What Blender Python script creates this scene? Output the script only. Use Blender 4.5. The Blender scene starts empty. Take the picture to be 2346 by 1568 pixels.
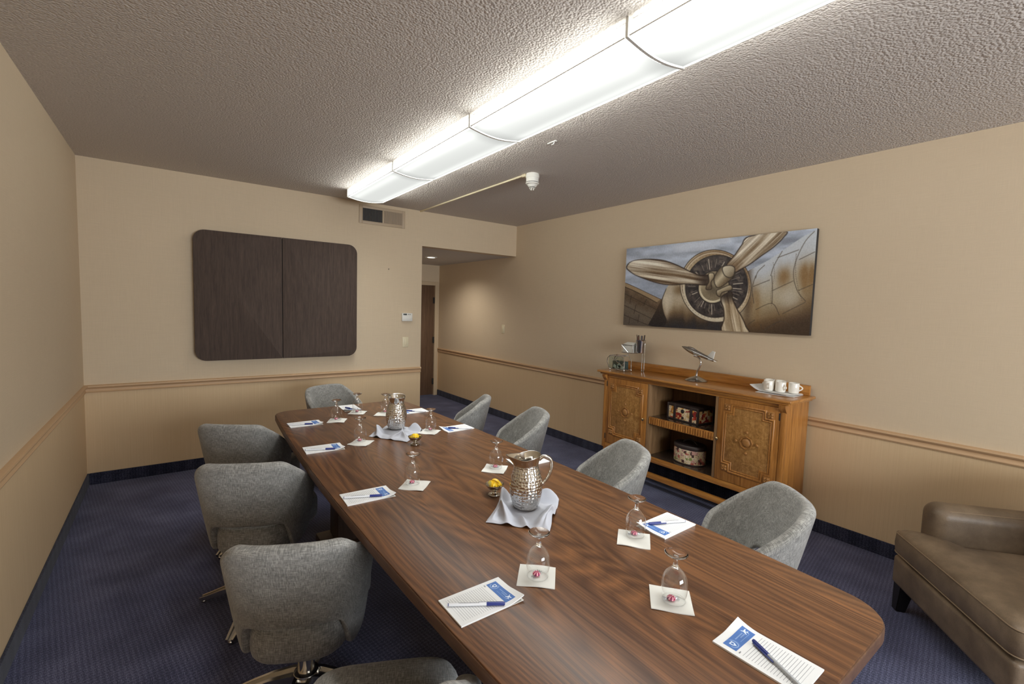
import bpy, bmesh, math, random
import numpy as np
from mathutils import Vector, Matrix
PI = math.pi
rng = random.Random(7)
SC = bpy.context.scene
COL = SC.collection

# ---------------------------------------------------------------- camera
cam_d = bpy.data.cameras.new('camera'); cam = bpy.data.objects.new('camera', cam_d); COL.objects.link(cam)
R_ = Vector((0.80433146, -0.59344454, 0.02957158)); U_ = Vector((0.01949872, 0.07610418, 0.9969092)); F_ = Vector((0.59386084, 0.80126883, -0.0727844))
m = Matrix.Identity(4)
for i in range(3):
    m[i][0] = R_[i]; m[i][1] = U_[i]; m[i][2] = -F_[i]
m[0][3], m[1][3], m[2][3] = 0, 0, 1.52572
cam.matrix_world = m
cam_d.sensor_fit = 'HORIZONTAL'; cam_d.sensor_width = 36; cam_d.lens = 36*1057.22/2346
cam_d.clip_start = 0.02; cam_d.clip_end = 60
SC.camera = cam

# ---------------------------------------------------------------- world, window daylight, exposure
w = bpy.data.worlds.new('world'); SC.world = w; w.use_nodes = True
w.node_tree.nodes['Background'].inputs[0].default_value = (0.75, 0.85, 1.0, 1)
w.node_tree.nodes['Background'].inputs[1].default_value = 0.6

LENS = 26.0   # how much brighter the ceiling lights are seen from straight below
H = 2.6; XL = -0.566; XR = 3.68; YB = 4.933; YF = -3.4; YH = 7.09; XO = 2.335; ZH = 2.208
def area(name, loc, rot, sx, sy, power, color):
    d = bpy.data.lights.new(name, 'AREA'); d.shape = 'RECTANGLE'; d.size = sx; d.size_y = sy; d.energy = power; d.color = color
    o = bpy.data.objects.new(name, d); COL.objects.link(o); o.location = loc; o.rotation_euler = rot
    return o
# daylight entering by the window in the wall behind the camera (its glass is at YF-0.05)
area('window_daylight', (1.65, YF-0.16, 1.5), (PI/2, 0, 0), 2.9, 1.35, 175, (0.91, 0.955, 1.0))

vs = SC.view_settings
SC.display_settings.display_device = 'sRGB'
vs.view_transform = 'Standard'; vs.look = 'None'; vs.gamma = 1; vs.use_curve_mapping = False; vs.exposure = 0.58
SC.cycles.caustics_reflective = False; SC.cycles.caustics_refractive = False
SC.cycles.sample_clamp_indirect = 4.0; SC.cycles.max_bounces = 10; SC.cycles.transparent_max_bounces = 24
SC.cycles.diffuse_bounces = 6

# ---------------------------------------------------------------- materials
def lin(c):
    return tuple((x/255/12.92 if x/255 <= .04045 else ((x/255+.055)/1.055)**2.4) for x in c) + (1,)
class NT:
    def __init__(s, name):
        s.m = bpy.data.materials.new(name); s.m.use_nodes = True; s.t = s.m.node_tree
        s.b = s.t.nodes['Principled BSDF']; s.out = s.t.nodes['Material Output']
    def n(s, typ, **kw):
        nd = s.t.nodes.new(typ)
        for k, v in kw.items():
            if k.startswith('i_'):
                key = k[2:]; key = int(key) if key.isdigit() else key.replace('_', ' ')
                s.set(nd.inputs[key], v)
            else: setattr(nd, k, v)
        return nd
    def set(s, inp, v):
        if isinstance(v, bpy.types.NodeSocket): s.t.links.new(v, inp)
        elif isinstance(v, bpy.types.Node): s.t.links.new(v.outputs[0], inp)
        else: inp.default_value = v
    def math(s, op, a, b=None, c=None):
        nd = s.t.nodes.new('ShaderNodeMath'); nd.operation = op
        s.set(nd.inputs[0], a)
        if b is not None: s.set(nd.inputs[1], b)
        if c is not None: s.set(nd.inputs[2], c)
        return nd.outputs[0]
    def ramp(s, fac, stops, interp='LINEAR'):
        nd = s.t.nodes.new('ShaderNodeValToRGB'); s.set(nd.inputs[0], fac); r = nd.color_ramp; r.interpolation = interp
        while len(r.elements) < len(stops): r.elements.new(0.5)
        for e, (p, c) in zip(r.elements, stops):
            e.position = p; e.color = c if len(c) == 4 else lin(c)
        return nd.outputs[0]
    def coord(s, which='Object', scale=(1,1,1), rot=(0,0,0), loc=(0,0,0)):
        tc = s.t.nodes.new('ShaderNodeTexCoord'); mp = s.t.nodes.new('ShaderNodeMapping')
        s.t.links.new(tc.outputs[which], mp.inputs[0])
        mp.inputs['Scale'].default_value = scale; mp.inputs['Rotation'].default_value = rot; mp.inputs['Location'].default_value = loc
        return mp.outputs[0]
    def noise(s, vec, scale=5, detail=4, rough=.5, dist=0):
        nd = s.n('ShaderNodeTexNoise'); s.set(nd.inputs['Vector'], vec)
        nd.inputs['Scale'].default_value = scale; nd.inputs['Detail'].default_value = detail
        nd.inputs['Roughness'].default_value = rough; nd.inputs['Distortion'].default_value = dist
        return nd.outputs[0]
    def mix(s, fac, a, b, blend='MIX'):
        nd = s.t.nodes.new('ShaderNodeMix'); nd.data_type = 'RGBA'; nd.blend_type = blend
        s.set(nd.inputs[0], fac)
        for i, v in ((6, a), (7, b)):
            s.set(nd.inputs[i], v if not isinstance(v, tuple) else (v if len(v) == 4 else lin(v)))
        return nd.outputs[2]
    def bump(s, h, strength=.3, dist=.01):
        nd = s.n('ShaderNodeBump'); nd.inputs['Strength'].default_value = strength; nd.inputs['Distance'].default_value = dist
        s.set(nd.inputs['Height'], h); s.set(s.b.inputs['Normal'], nd); return nd
    def base(s, c): s.set(s.b.inputs['Base Color'], c if not isinstance(c, tuple) else (c if len(c) == 4 else lin(c)))
    def p(s, **kw):
        for k, v in kw.items(): s.set(s.b.inputs[k.replace('_', ' ')], v)
        return s

def plain(name, c, rough=.5, metal=0., coat=0., spec=None):
    t = NT(name); t.base(c); t.p(Roughness=rough, Metallic=metal, Coat_Weight=coat)
    if spec is not None: t.p(Specular_IOR_Level=spec)
    # faint unevenness so that nothing is perfectly flat
    v = t.coord(); n = t.noise(v, 60, 3); t.set(t.b.inputs['Roughness'], t.math('MULTIPLY_ADD', n, .12, max(rough-.06, .01)))
    return t.m

def m_wall(name='wall_vinyl', stripes=False):
    t = NT(name); v = t.coord('Object')
    a = t.noise(t.coord('Object', (9, 9, 800)), 1, 2, .5); b = t.noise(t.coord('Object', (800, 800, 9)), 1, 2, .5)
    f = t.math('ADD', t.math('MULTIPLY', a, .5), t.math('MULTIPLY', b, .5))
    big = t.noise(v, 1.3, 3)
    f2 = t.math('ADD', f, t.math('MULTIPLY', t.math('SUBTRACT', big, .5), .25))
    t.base(t.ramp(f2, [(.25, (202, 183, 155)), (.5, (209, 190, 162)), (.75, (216, 197, 169))]))
    t.p(Roughness=.62, Specular_IOR_Level=.3); t.bump(f, .12, .002); return t.m

def m_wain():
    t = NT('wainscot_vinyl')
    b = t.noise(t.coord('Object', (300, 300, 2)), 1, 3, .6)
    s = t.n('ShaderNodeTexWave', wave_type='BANDS', bands_direction='X'); t.set(s.inputs['Vector'], t.coord('Object', (22, 22, 0), (0, 0, .6))); s.inputs['Scale'].default_value = 1; s.inputs['Distortion'].default_value = .0
    f = t.math('ADD', t.math('MULTIPLY', b, .95), t.math('MULTIPLY', s.outputs[1], .05))
    t.base(t.ramp(f, [(.2, (208, 180, 142)), (.5, (214, 187, 149)), (.8, (220, 194, 156))]))
    t.p(Roughness=.6, Specular_IOR_Level=.3); t.bump(f, .1, .002); return t.m

def m_ceiling():
    t = NT('popcorn_ceiling'); v = t.coord('Object')
    vo = t.n('ShaderNodeTexVoronoi', feature='SMOOTH_F1'); t.set(vo.inputs['Vector'], v); vo.inputs['Scale'].default_value = 105; vo.inputs['Smoothness'].default_value = .3
    n1 = t.noise(v, 110, 4, .62); n2 = t.noise(v, 36, 2)
    h = t.math('ADD', t.math('MULTIPLY', vo.outputs[0], -1.3), t.math('ADD', t.math('MULTIPLY', n1, .45), t.math('MULTIPLY', n2, .5)))
    t.base(t.ramp(n1, [(.3, (192, 184, 177)), (.7, (216, 208, 200))]))
    t.p(Roughness=.9, Specular_IOR_Level=.15); t.bump(h, .40, .009); return t.m

def m_carpet(name='navy_carpet', k=1.0):
    t = NT(name); v = t.coord('Object', (1, 1, 1), (0, 0, .62))
    sep = t.n('ShaderNodeSeparateXYZ'); t.set(sep.inputs[0], v)
    sx = t.math('SINE', t.math('MULTIPLY', sep.outputs[0], 2*PI/.026)); sy = t.math('SINE', t.math('MULTIPLY', sep.outputs[1], 2*PI/.026))
    lat = t.math('MULTIPLY', sx, sy)
    n = t.noise(t.coord('Object', (1, 1, 1)), 260, 3, .7); n2 = t.noise(t.coord('Object'), 4, 3)
    f = t.math('ADD', t.math('MULTIPLY', lat, .06), t.math('ADD', n, t.math('MULTIPLY', t.math('SUBTRACT', n2, .5), .25)))
    c = lambda r, g, b: lin((r*k, g*k, b*k))
    t.base(t.ramp(f, [(.34, c(36, 38, 58)), (.5, c(66, 69, 100)), (.66, c(122, 124, 152))]))
    t.p(Roughness=.95, Specular_IOR_Level=.1, Sheen_Weight=.15); t.bump(f, .5, .006); return t.m

def m_table():
    t = NT('walnut_laminate')
    # cathedral grain: rings of a noise field stretched along the table (y)
    v = t.coord('Object', (1, .16, 1)); fld = t.noise(v, 3.1, 2, .45, .3)
    ring = t.math('FRACT', t.math('MULTIPLY', fld, 34))
    ring = t.math('ABSOLUTE', t.math('SUBTRACT', t.math('MULTIPLY', ring, 2), 1))
    fine = t.noise(t.coord('Object', (230, 2.4, 230)), 1, 5, .7)
    mid = t.noise(t.coord('Object', (26, 1.1, 26)), 1, 4, .6)
    big = t.noise(t.coord('Object', (3, .5, 3)), 1, 3)
    f = t.math('ADD', t.math('MULTIPLY', ring, .16), t.math('ADD', t.math('MULTIPLY', fine, .52), t.math('MULTIPLY', mid, .32)))
    col = t.ramp(f, [(.30, (50, 33, 24)), (.43, (80, 53, 37)), (.54, (107, 73, 48)), (.68, (137, 91, 56))])
    col = t.mix(t.math('MULTIPLY', big, .40), col, (101, 68, 45))
    t.base(col); t.p(Roughness=.30, Specular_IOR_Level=.42)
    t.set(t.b.inputs['Roughness'], t.math('MULTIPLY_ADD', fine, .14, .24)); t.bump(fine, .04, .001); return t.m

def m_wood(name, dark, mids, light, axis=2, rough=.35, sc=1.0, coat=0.2, burl=False):
    t = NT(name); st = [40*sc, 40*sc, 40*sc]; st[axis] = 2.2*sc
    a = t.noise(t.coord('Object', tuple(st)), 1, 5, .65, .4)
    st2 = [180*sc]*3; st2[axis] = 9*sc
    b = t.noise(t.coord('Object', tuple(st2)), 1, 3, .6)
    f = t.math('ADD', t.math('MULTIPLY', a, .62), t.math('MULTIPLY', b, .38))
    if burl:
        c = t.noise(t.coord('Object'), 28, 6, .7, 1.6); f = t.math('ADD', t.math('MULTIPLY', f, .35), t.math('MULTIPLY', c, .65))
    t.base(t.ramp(f, [(.32, dark), (.5, mids), (.68, light)]))
    t.p(Roughness=rough, Coat_Weight=coat, Coat_Roughness=.2); t.bump(b, .08, .001); return t.m

def m_fabric():
    t = NT('grey_melange_fabric')
    a = t.noise(t.coord('UV', (34, 330, 1)), 1, 4, .75); b = t.noise(t.coord('UV', (330, 34, 1)), 1, 4, .75)
    big = t.noise(t.coord('UV'), 14, 3)
    f = t.math('ADD', t.math('MULTIPLY', a, .5), t.math('MULTIPLY', b, .5))
    f = t.math('ADD', f, t.math('MULTIPLY', t.math('SUBTRACT', big, .5), .12))
    t.base(t.ramp(f, [(.34, (80, 79, 77)), (.48, (126, 125, 122)), (.62, (176, 174, 169))]))
    t.p(Roughness=.92, Specular_IOR_Level=.12, Sheen_Weight=.25, Sheen_Roughness=.5); t.bump(f, .35, .002); return t.m

def m_metal(name, c=(200, 200, 198), rough=.15):
    t = NT(name); t.base(c); n = t.noise(t.coord(), 40, 2); t.p(Metallic=1.0)
    t.set(t.b.inputs['Roughness'], t.math('MULTIPLY_ADD', n, .1, rough-.03)); return t.m

def m_hammered():
    t = NT('hammered_steel'); t.base((214, 211, 205)); t.p(Metallic=1.0, Roughness=.12)
    sep = t.n('ShaderNodeSeparateXYZ'); t.set(sep.inputs[0], t.coord('Object'))
    ang = t.math('ARCTAN2', sep.outputs[1], sep.outputs[0])
    cmb = t.n('ShaderNodeCombineXYZ'); t.set(cmb.inputs[0], t.math('MULTIPLY', ang, .055)); t.set(cmb.inputs[1], sep.outputs[2])
    vo = t.n('ShaderNodeTexVoronoi', feature='SMOOTH_F1'); t.set(vo.inputs['Vector'], cmb); vo.inputs['Scale'].default_value = 90; vo.inputs['Smoothness'].default_value = .4; vo.inputs['Randomness'].default_value = .45
    hh = t.math('MULTIPLY', vo.outputs[0], t.math('LESS_THAN', sep.outputs[2], .165))
    t.bump(hh, .55, .008); return t.m

def m_glass(name='clear_glass', tint=(.985, .99, .99, 1), edge=.9, lo=.05):
    t = NT(name)
    tr = t.n('ShaderNodeBsdfTransparent'); tr.inputs[0].default_value = tint
    gl = t.n('ShaderNodeBsdfGlossy'); gl.inputs['Roughness'].default_value = .02; gl.inputs['Color'].default_value = (1, 1, 1, 1)
    lw = t.n('ShaderNodeLayerWeight'); lw.inputs[0].default_value = .5
    fac = t.math('MULTIPLY_ADD', t.math('POWER', lw.outputs['Facing'], 3.0), edge, lo)
    nz = t.noise(t.coord(), 90, 1); fac = t.math('MULTIPLY', fac, t.math('MULTIPLY_ADD', nz, .2, .9))
    mx = t.n('ShaderNodeMixShader'); t.set(mx.inputs[0], fac); t.set(mx.inputs[1], tr); t.set(mx.inputs[2], gl)
    t.t.links.new(mx.outputs[0], t.out.inputs[0]); return t.m

def m_solidglass():
    t = NT('solid_glass'); n = t.noise(t.coord(), 50, 1); t.base((255, 255, 255)); t.p(Transmission_Weight=1.0, IOR=1.45)
    t.set(t.b.inputs['Roughness'], t.math('MULTIPLY', n, .02)); return t.m

def m_leather():
    t = NT('brown_leather'); v = t.coord('Object')
    a = t.noise(v, 6, 4, .6); b = t.noise(v, 320, 2, .6); f = t.math('ADD', t.math('MULTIPLY', a, .8), t.math('MULTIPLY', b, .2))
    t.base(t.ramp(f, [(.3, (88, 73, 58)), (.52, (118, 101, 82)), (.72, (144, 125, 102))]))
    t.p(Roughness=.45, Specular_IOR_Level=.4); vo = t.n('ShaderNodeTexVoronoi'); t.set(vo.inputs['Vector'], v); vo.inputs['Scale'].default_value = 260
    t.bump(t.math('ADD', vo.outputs[0], t.math('MULTIPLY', a, 2)), .12, .003); return t.m

def m_lens():
    t = NT('lit_diffuser'); sep = t.n('ShaderNodeSeparateXYZ'); t.set(sep.inputs[0], t.coord('Object'))
    ax = t.math('ABSOLUTE', t.math('ADD', sep.outputs[0], 0.0))
    band = t.math('EXPONENT', t.math('MULTIPLY', t.math('POWER', t.math('DIVIDE', t.math('SUBTRACT', ax, .122), .036), 2), -1))
    ay = t.math('ABSOLUTE', sep.outputs[1])   # the tubes stop short of the section's ends
    end = t.math('SMOOTH_MIN', t.math('MULTIPLY_ADD', ay, -9, 5.0), 1.0, .3)
    end = t.math('MAXIMUM', end, .0)
    side = t.math('GREATER_THAN', ax, .158)
    st = t.math('MULTIPLY_ADD', t.math('MULTIPLY', band, end), .14, t.math('MULTIPLY_ADD', end, .15, .36))
    # prismatic diffuser: like any such lens it throws most of its light straight out and is dim at flat angles
    lw = t.n('ShaderNodeLayerWeight'); lw.inputs[0].default_value = .5
    cosv = t.math('SUBTRACT', 1.0, lw.outputs['Facing'])
    st = t.math('MULTIPLY', st, t.math('MULTIPLY_ADD', t.math('POWER', cosv, 5.0), LENS, 1.0))
    st = t.math('ADD', st, t.math('MULTIPLY', t.math('MULTIPLY', side, end), 3.0))
    n = t.noise(t.coord('Object', (1, 1, 1)), 500, 1); st = t.math('MULTIPLY', st, t.math('MULTIPLY_ADD', n, .12, .94))
    em = t.n('ShaderNodeEmission'); em.inputs[0].default_value = (.98, 1.0, .96, 1); t.set(em.inputs[1], st)
    t.t.links.new(em.outputs[0], t.out.inputs[0]); return t.m

def m_emit(name, c, s):
    t = NT(name); em = t.n('ShaderNodeEmission'); em.inputs[0].default_value = c
    n = t.noise(t.coord(), 30, 1); t.set(em.inputs[1], t.math('MULTIPLY_ADD', n, s*.1, s*.95))
    t.t.links.new(em.outputs[0], t.out.inputs[0]); return t.m

def m_collage(name, warm):
    t = NT(name); v = t.coord('Object', (1, 1, 1))
    br = t.n('ShaderNodeTexVoronoi', distance='CHEBYCHEV'); t.set(br.inputs['Vector'], v); br.inputs['Scale'].default_value = 44; br.inputs['Randomness'].default_value = .9
    sep = t.n('ShaderNodeSeparateColor'); t.set(sep.inputs[0], br.outputs['Color'])
    if warm:
        st = [(0, (232, 205, 160)), (.22, (150, 40, 34)), (.36, (226, 190, 130)), (.52, (196, 80, 50)), (.62, (240, 222, 190)), (.78, (60, 44, 42)), (.86, (214, 150, 70))]
    else:
        st = [(0, (226, 200, 160)), (.2, (196, 110, 96)), (.34, (232, 214, 178)), (.5, (150, 160, 90)), (.58, (236, 218, 186)), (.74, (90, 60, 52)), (.82, (214, 166, 150))]
    c = t.ramp(sep.outputs[0], st, 'CONSTANT')
    n = t.noise(t.coord('Object'), 140, 2); c2 = t.mix(t.math('GREATER_THAN', n, .62), c, (66, 50, 46))
    t.base(c2); t.p(Roughness=.4); t.bump(br.outputs[0], .05, .002); return t.m

def m_pad():
    t = NT('ruled_paper'); sep = t.n('ShaderNodeSeparateXYZ'); t.set(sep.inputs[0], t.coord('Object'))
    fr = t.math('FRACT', t.math('DIVIDE', t.math('ADD', sep.outputs[0], 1), .0066))
    ln = t.math('LESS_THAN', fr, .17)
    a = t.math('MULTIPLY', t.math('LESS_THAN', sep.outputs[0], .034), t.math('GREATER_THAN', sep.outputs[0], -.082))
    b = t.math('LESS_THAN', t.math('ABSOLUTE', sep.outputs[1]), .048)
    k = t.math('MULTIPLY', t.math('MULTIPLY', ln, a), t.math('MULTIPLY', b, t.math('GREATER_THAN', sep.outputs[2], .003)))
    t.base(t.mix(t.math('MULTIPLY', k, .8), (226, 227, 228), (128, 132, 136))); t.p(Roughness=.7); return t.m

def m_lemon():
    t = NT('lemon_flesh'); n = t.noise(t.coord(), 60, 3); t.base(t.ramp(n, [(.3, (246, 205, 40)), (.7, (250, 226, 96))])); t.p(Roughness=.35, Subsurface_Weight=.1); return t.m

def m_vcol():
    t = NT('painted_canvas'); a = t.n('ShaderNodeAttribute', attribute_name='Col'); t.base(a.outputs[0]); t.p(Roughness=.42, Specular_IOR_Level=.35)
    n = t.noise(t.coord(), 350, 2); t.bump(n, .12, .002); return t.m

M = dict(
    wall=m_wall(), wain=m_wain(), ceiling=m_ceiling(), carpet=m_carpet(), carpet_base=m_carpet('navy_carpet_base', .62), table=m_table(),
    rail=plain('rail_paint', (198, 164, 126), .45), jamb=plain('cream_paint', (200, 178, 146), .5), hallceil=plain('hall_ceiling_paint', (196, 193, 190), .8),
    door=m_wood('brown_door_wood', (84, 62, 46), (102, 77, 58), (118, 92, 70), 2, .45), boardwood=m_wood('dark_board_wood', (58, 46, 40), (76, 62, 54), (92, 76, 66), 2, .8, 1.6, .0),
    boardedge=plain('dark_board_edge', (52, 42, 36), .5), tableedge=m_wood('walnut_edge', (74, 52, 40), (94, 67, 50), (112, 82, 60), 1, .4, 1, 0), tablebase=m_wood('dark_pedestal_wood', (48, 34, 26), (60, 44, 34), (72, 54, 42), 2, .5),
    fabric=m_fabric(), alu=m_metal('polished_aluminium', (206, 200, 190), .16), darkplastic=plain('dark_plastic', (34, 33, 33), .5),
    oak=m_wood('golden_oak', (118, 72, 28), (164, 108, 48), (194, 136, 68), 2, .38), oakh=m_wood('golden_oak_long', (126, 78, 32), (170, 113, 50), (198, 140, 70), 1, .3, 1, .4),
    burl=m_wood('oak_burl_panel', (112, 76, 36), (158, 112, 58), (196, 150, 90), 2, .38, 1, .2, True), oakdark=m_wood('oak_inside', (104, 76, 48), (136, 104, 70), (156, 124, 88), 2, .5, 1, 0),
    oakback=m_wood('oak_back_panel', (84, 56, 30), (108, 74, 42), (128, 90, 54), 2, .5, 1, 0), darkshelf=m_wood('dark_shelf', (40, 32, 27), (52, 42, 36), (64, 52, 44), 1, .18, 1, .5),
    carve=plain('carved_oak', (156, 108, 56), .5), brass=m_metal('dull_brass', (190, 170, 130), .25), chrome=m_metal('chrome', (215, 215, 216), .07), pewter=m_metal('polished_pewter', (190, 189, 187), .2),
    hammered=m_hammered(), steel=m_metal('bright_steel', (205, 200, 190), .12), glass=m_glass(), stemglass=m_glass('thick_glass', (.95, .96, .96, 1), .85, .16), solid=m_solidglass(), greenglass=m_glass('grey_green_glass', (.80, .86, .84, 1), .5, .05),
    white=plain('white_plastic', (226, 224, 216), .45), cream=plain('cream_plastic', (222, 210, 178), .45), beige=plain('beige_metal', (186, 166, 140), .5), slot=plain('dark_slot', (40, 38, 36), .8), grille=plain('grey_grille', (96, 92, 88), .55),
    lightwhite=plain('white_enamel', (232, 232, 226), .35), lens=m_lens(), downlight=m_emit('downlight_lens', (1, .93, .8, 1), 3.0),
    paper=plain('paper_napkin', (216, 215, 209), .8), pad=m_pad(), blue=plain('printed_blue', (72, 112, 178), .6), palemark=plain('pale_print', (214, 226, 242), .6), midmark=plain('mid_blue_print', (140, 168, 212), .6), ink=plain('grey_ink', (110, 112, 118), .6),
    penwhite=plain('pen_white', (222, 224, 228), .3), pencap=plain('pen_blue', (38, 50, 118), .3), penclear=plain('pen_clear_grey', (168, 172, 176), .25), candy=None, cloth=plain('grey_cloth', (178, 180, 189), .9), lemon=m_lemon(), rind=plain('lemon_rind', (240, 196, 30), .4), pith=plain('lemon_pith', (246, 236, 190), .6),
    leather=m_leather(), seam=plain('pale_stitching', (136, 116, 92), .6), legblack=plain('black_wood', (24, 21, 20), .4), canvas=m_vcol(), canvasedge=plain('black_canvas_edge', (34, 33, 36), .6),
    collage=m_collage('travel_collage_dark', True), collage2=m_collage('travel_collage_light', False), darkleather=plain('dark_brown_leather', (52, 42, 40), .45), porcelain=plain('white_porcelain', (238, 235, 226), .15, 0, .5), clothwhite=plain('white_cloth', (226, 226, 224), .85),
    packet=plain('white_packet', (222, 222, 214), .6), teal=plain('dark_green_packet', (58, 74, 70), .45), stir=plain('dark_stirrer', (58, 48, 44), .5), stirred=plain('brown_stirrer', (120, 84, 70), .5), lcd=plain('dark_display', (60, 66, 62), .3), frame=plain('window_frame_white', (225, 224, 220), .4),
)
def m_candy():
    t = NT('red_swirl_candy'); sep = t.n('ShaderNodeSeparateXYZ'); t.set(sep.inputs[0], t.coord('Object'))
    a = t.math('ARCTAN2', sep.outputs[1], sep.outputs[0]); r = t.math('SQRT', t.math('ADD', t.math('POWER', sep.outputs[0], 2), t.math('POWER', sep.outputs[1], 2)))
    s = t.math('SINE', t.math('ADD', t.math('MULTIPLY', a, 7), t.math('MULTIPLY', r, 260)))
    n = t.noise(t.coord(), 420, 3, .6); s = t.math('ADD', t.math('MULTIPLY', s, .35), t.math('MULTIPLY', n, 2.4))
    t.base(t.ramp(t.math('MULTIPLY', s, .5), [(.38, (240, 206, 214)), (.52, (206, 70, 100)), (.64, (176, 34, 70)), (.78, (104, 40, 92))])); t.p(Roughness=.25, Coat_Weight=.6); return t.m
M['candy'] = m_candy()
M['wrap'] = m_glass('clear_wrapper', (.80, .82, .86, 1), .5, .14)

# ---------------------------------------------------------------- mesh builder
class MB:
    def __init__(s): s.bm = bmesh.new(); s.uv = None
    def _merge(s, t, mat=None):
        if mat is not None: bmesh.ops.transform(t, matrix=mat, verts=t.verts)
        me = bpy.data.meshes.new('tmp'); t.to_mesh(me); t.free(); s.bm.from_mesh(me); bpy.data.meshes.remove(me)
        return s
    def box(s, x0, x1, y0, y1, z0, z1, bev=0, seg=2, mat=None):
        t = bmesh.new(); bmesh.ops.create_cube(t, size=1)
        for v in t.verts: v.co = Vector(((x0+x1)/2+v.co.x*(x1-x0), (y0+y1)/2+v.co.y*(y1-y0), (z0+z1)/2+v.co.z*(z1-z0)))
        if bev > 0: bmesh.ops.bevel(t, geom=list(t.edges), offset=bev, segments=seg, affect='EDGES', profile=.5)
        return s._merge(t, mat)
    def lathe(s, prof, seg=24, mat=None, cap=True):
        t = bmesh.new(); rings = []
        for r, z in prof:
            if r < 1e-6: rings.append([t.verts.new((0, 0, z))])
            else: rings.append([t.verts.new((r*math.cos(2*PI*k/seg), r*math.sin(2*PI*k/seg), z)) for k in range(seg)])
        for a, b in zip(rings, rings[1:]):
            if len(a) == 1 and len(b) == 1: continue
            for k in range(seg):
                k2 = (k+1) % seg
                if len(a) == 1: t.faces.new((a[0], b[k2], b[k]))
                elif len(b) == 1: t.faces.new((a[k], a[k2], b[0]))
                else: t.faces.new((a[k], a[k2], b[k2], b[k]))
        if cap:
            if len(rings[0]) > 1: t.faces.new(rings[0][::-1])
            if len(rings[-1]) > 1: t.faces.new(rings[-1])
        bmesh.ops.recalc_face_normals(t, faces=t.faces)
        return s._merge(t, mat)
    def cyl(s, p0, p1, r0, r1=None, seg=16):
        p0 = Vector(p0); p1 = Vector(p1); d = p1-p0; L = d.length; r1 = r0 if r1 is None else r1
        q = d.to_track_quat('Z', 'Y').to_matrix().to_4x4(); q.translation = p0
        return s.lathe([(r0, 0), (r1, L)], seg, q)
    def sweep(s, pts, section, closed=False, up=(0, 0, 1), scales=None, capends=True):
        """section: list of (a,b) offsets along (side, up) of the path"""
        t = bmesh.new(); n = len(pts); P = [Vector(p) for p in pts]; rings = []; up = Vector(up)
        for i in range(n):
            if closed: a, b = P[i-1], P[(i+1) % n]
            else: a, b = P[max(i-1, 0)], P[min(i+1, n-1)]
            d1 = (P[i]-a); d2 = (b-P[i])
            d1 = d1.normalized() if d1.length > 1e-9 else d2.normalized(); d2 = d2.normalized() if d2.length > 1e-9 else d1
            tan = (d1+d2).normalized(); side = tan.cross(up)
            if side.length < 1e-4: side = tan.cross(Vector((0.3, 1, 0)))
            side.normalize(); u2 = side.cross(tan).normalized()
            k = 1/max(math.sqrt(max((1+d1.dot(d2))/2, .15)), .3)
            inplane = (d2-d1)
            sc = scales[i] if scales else 1
            ring = []
            for x, y in section:
                off = side*x*sc+u2*y*sc
                if inplane.length > 1e-6 and k > 1.001:
                    nn = inplane.normalized(); off = off+nn*(off.dot(nn)*(k-1))
                ring.append(t.verts.new(P[i]+off))
            rings.append(ring)
        m_ = len(section)
        for i in range(n if closed else n-1):
            a = rings[i]; b = rings[(i+1) % n]
            for k in range(m_): t.faces.new((a[k], a[(k+1) % m_], b[(k+1) % m_], b[k]))
        if not closed and capends: t.faces.new(rings[0][::-1]); t.faces.new(rings[-1])
        bmesh.ops.recalc_face_normals(t, faces=t.faces)
        return s._merge(t)
    def tube(s, pts, r, closed=False, seg=8, scales=None, up=(0, 0, 1), fine=0):
        if fine:   # smooth curve through the points
            P = [Vector(p) for p in pts]; o = []; sc = []; S0 = scales or [1]*len(P)
            for i in range(len(P)-1):
                a, b, c, d = P[max(i-1, 0)], P[i], P[i+1], P[min(i+2, len(P)-1)]
                for k in range(fine):
                    t = k/fine; o.append(.5*((2*b)+(c-a)*t+(2*a-5*b+4*c-d)*t*t+(3*b-a-3*c+d)*t**3)); sc.append(S0[i]*(1-t)+S0[i+1]*t)
            pts = o+[P[-1]]; scales = sc+[S0[-1]]
        return s.sweep(pts, [(r*math.cos(2*PI*k/seg), r*math.sin(2*PI*k/seg)) for k in range(seg)], closed, up, scales)
    def prism(s, poly, z0, z1, bev=0, mat=None, seg=2, bevtop=False):
        t = bmesh.new(); a = [t.verts.new((x, y, z0)) for x, y in poly]; b = [t.verts.new((x, y, z1)) for x, y in poly]; n = len(poly)
        t.faces.new(a[::-1]); t.faces.new(b)
        for k in range(n): t.faces.new((a[k], a[(k+1) % n], b[(k+1) % n], b[k]))
        bmesh.ops.recalc_face_normals(t, faces=t.faces)
        if bev > 0:
            es = [e for e in t.edges if abs(e.verts[0].co.z-e.verts[1].co.z) < 1e-7]
            bmesh.ops.bevel(t, geom=es, offset=bev, segments=seg, affect='EDGES', profile=.5)
        return s._merge(t, mat)
    def slab(s, fn, nu, nv, th):
        """closed sheet: fn(u,v)->point of the top, thickness th downward"""
        t = bmesh.new(); T = []; B = []
        for i in range(nu+1):
            T.append([]); B.append([])
            for j in range(nv+1):
                p = Vector(fn(i/nu, j/nv)); T[-1].append(t.verts.new(p)); B[-1].append(t.verts.new(p-Vector((0, 0, th))))
        for i in range(nu):
            for j in range(nv):
                t.faces.new((T[i][j], T[i+1][j], T[i+1][j+1], T[i][j+1])); t.faces.new((B[i][j], B[i][j+1], B[i+1][j+1], B[i+1][j]))
        for i in range(nu):
            t.faces.new((T[i][0], B[i][0], B[i+1][0], T[i+1][0])); t.faces.new((T[i][nv], T[i+1][nv], B[i+1][nv], B[i][nv]))
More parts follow.
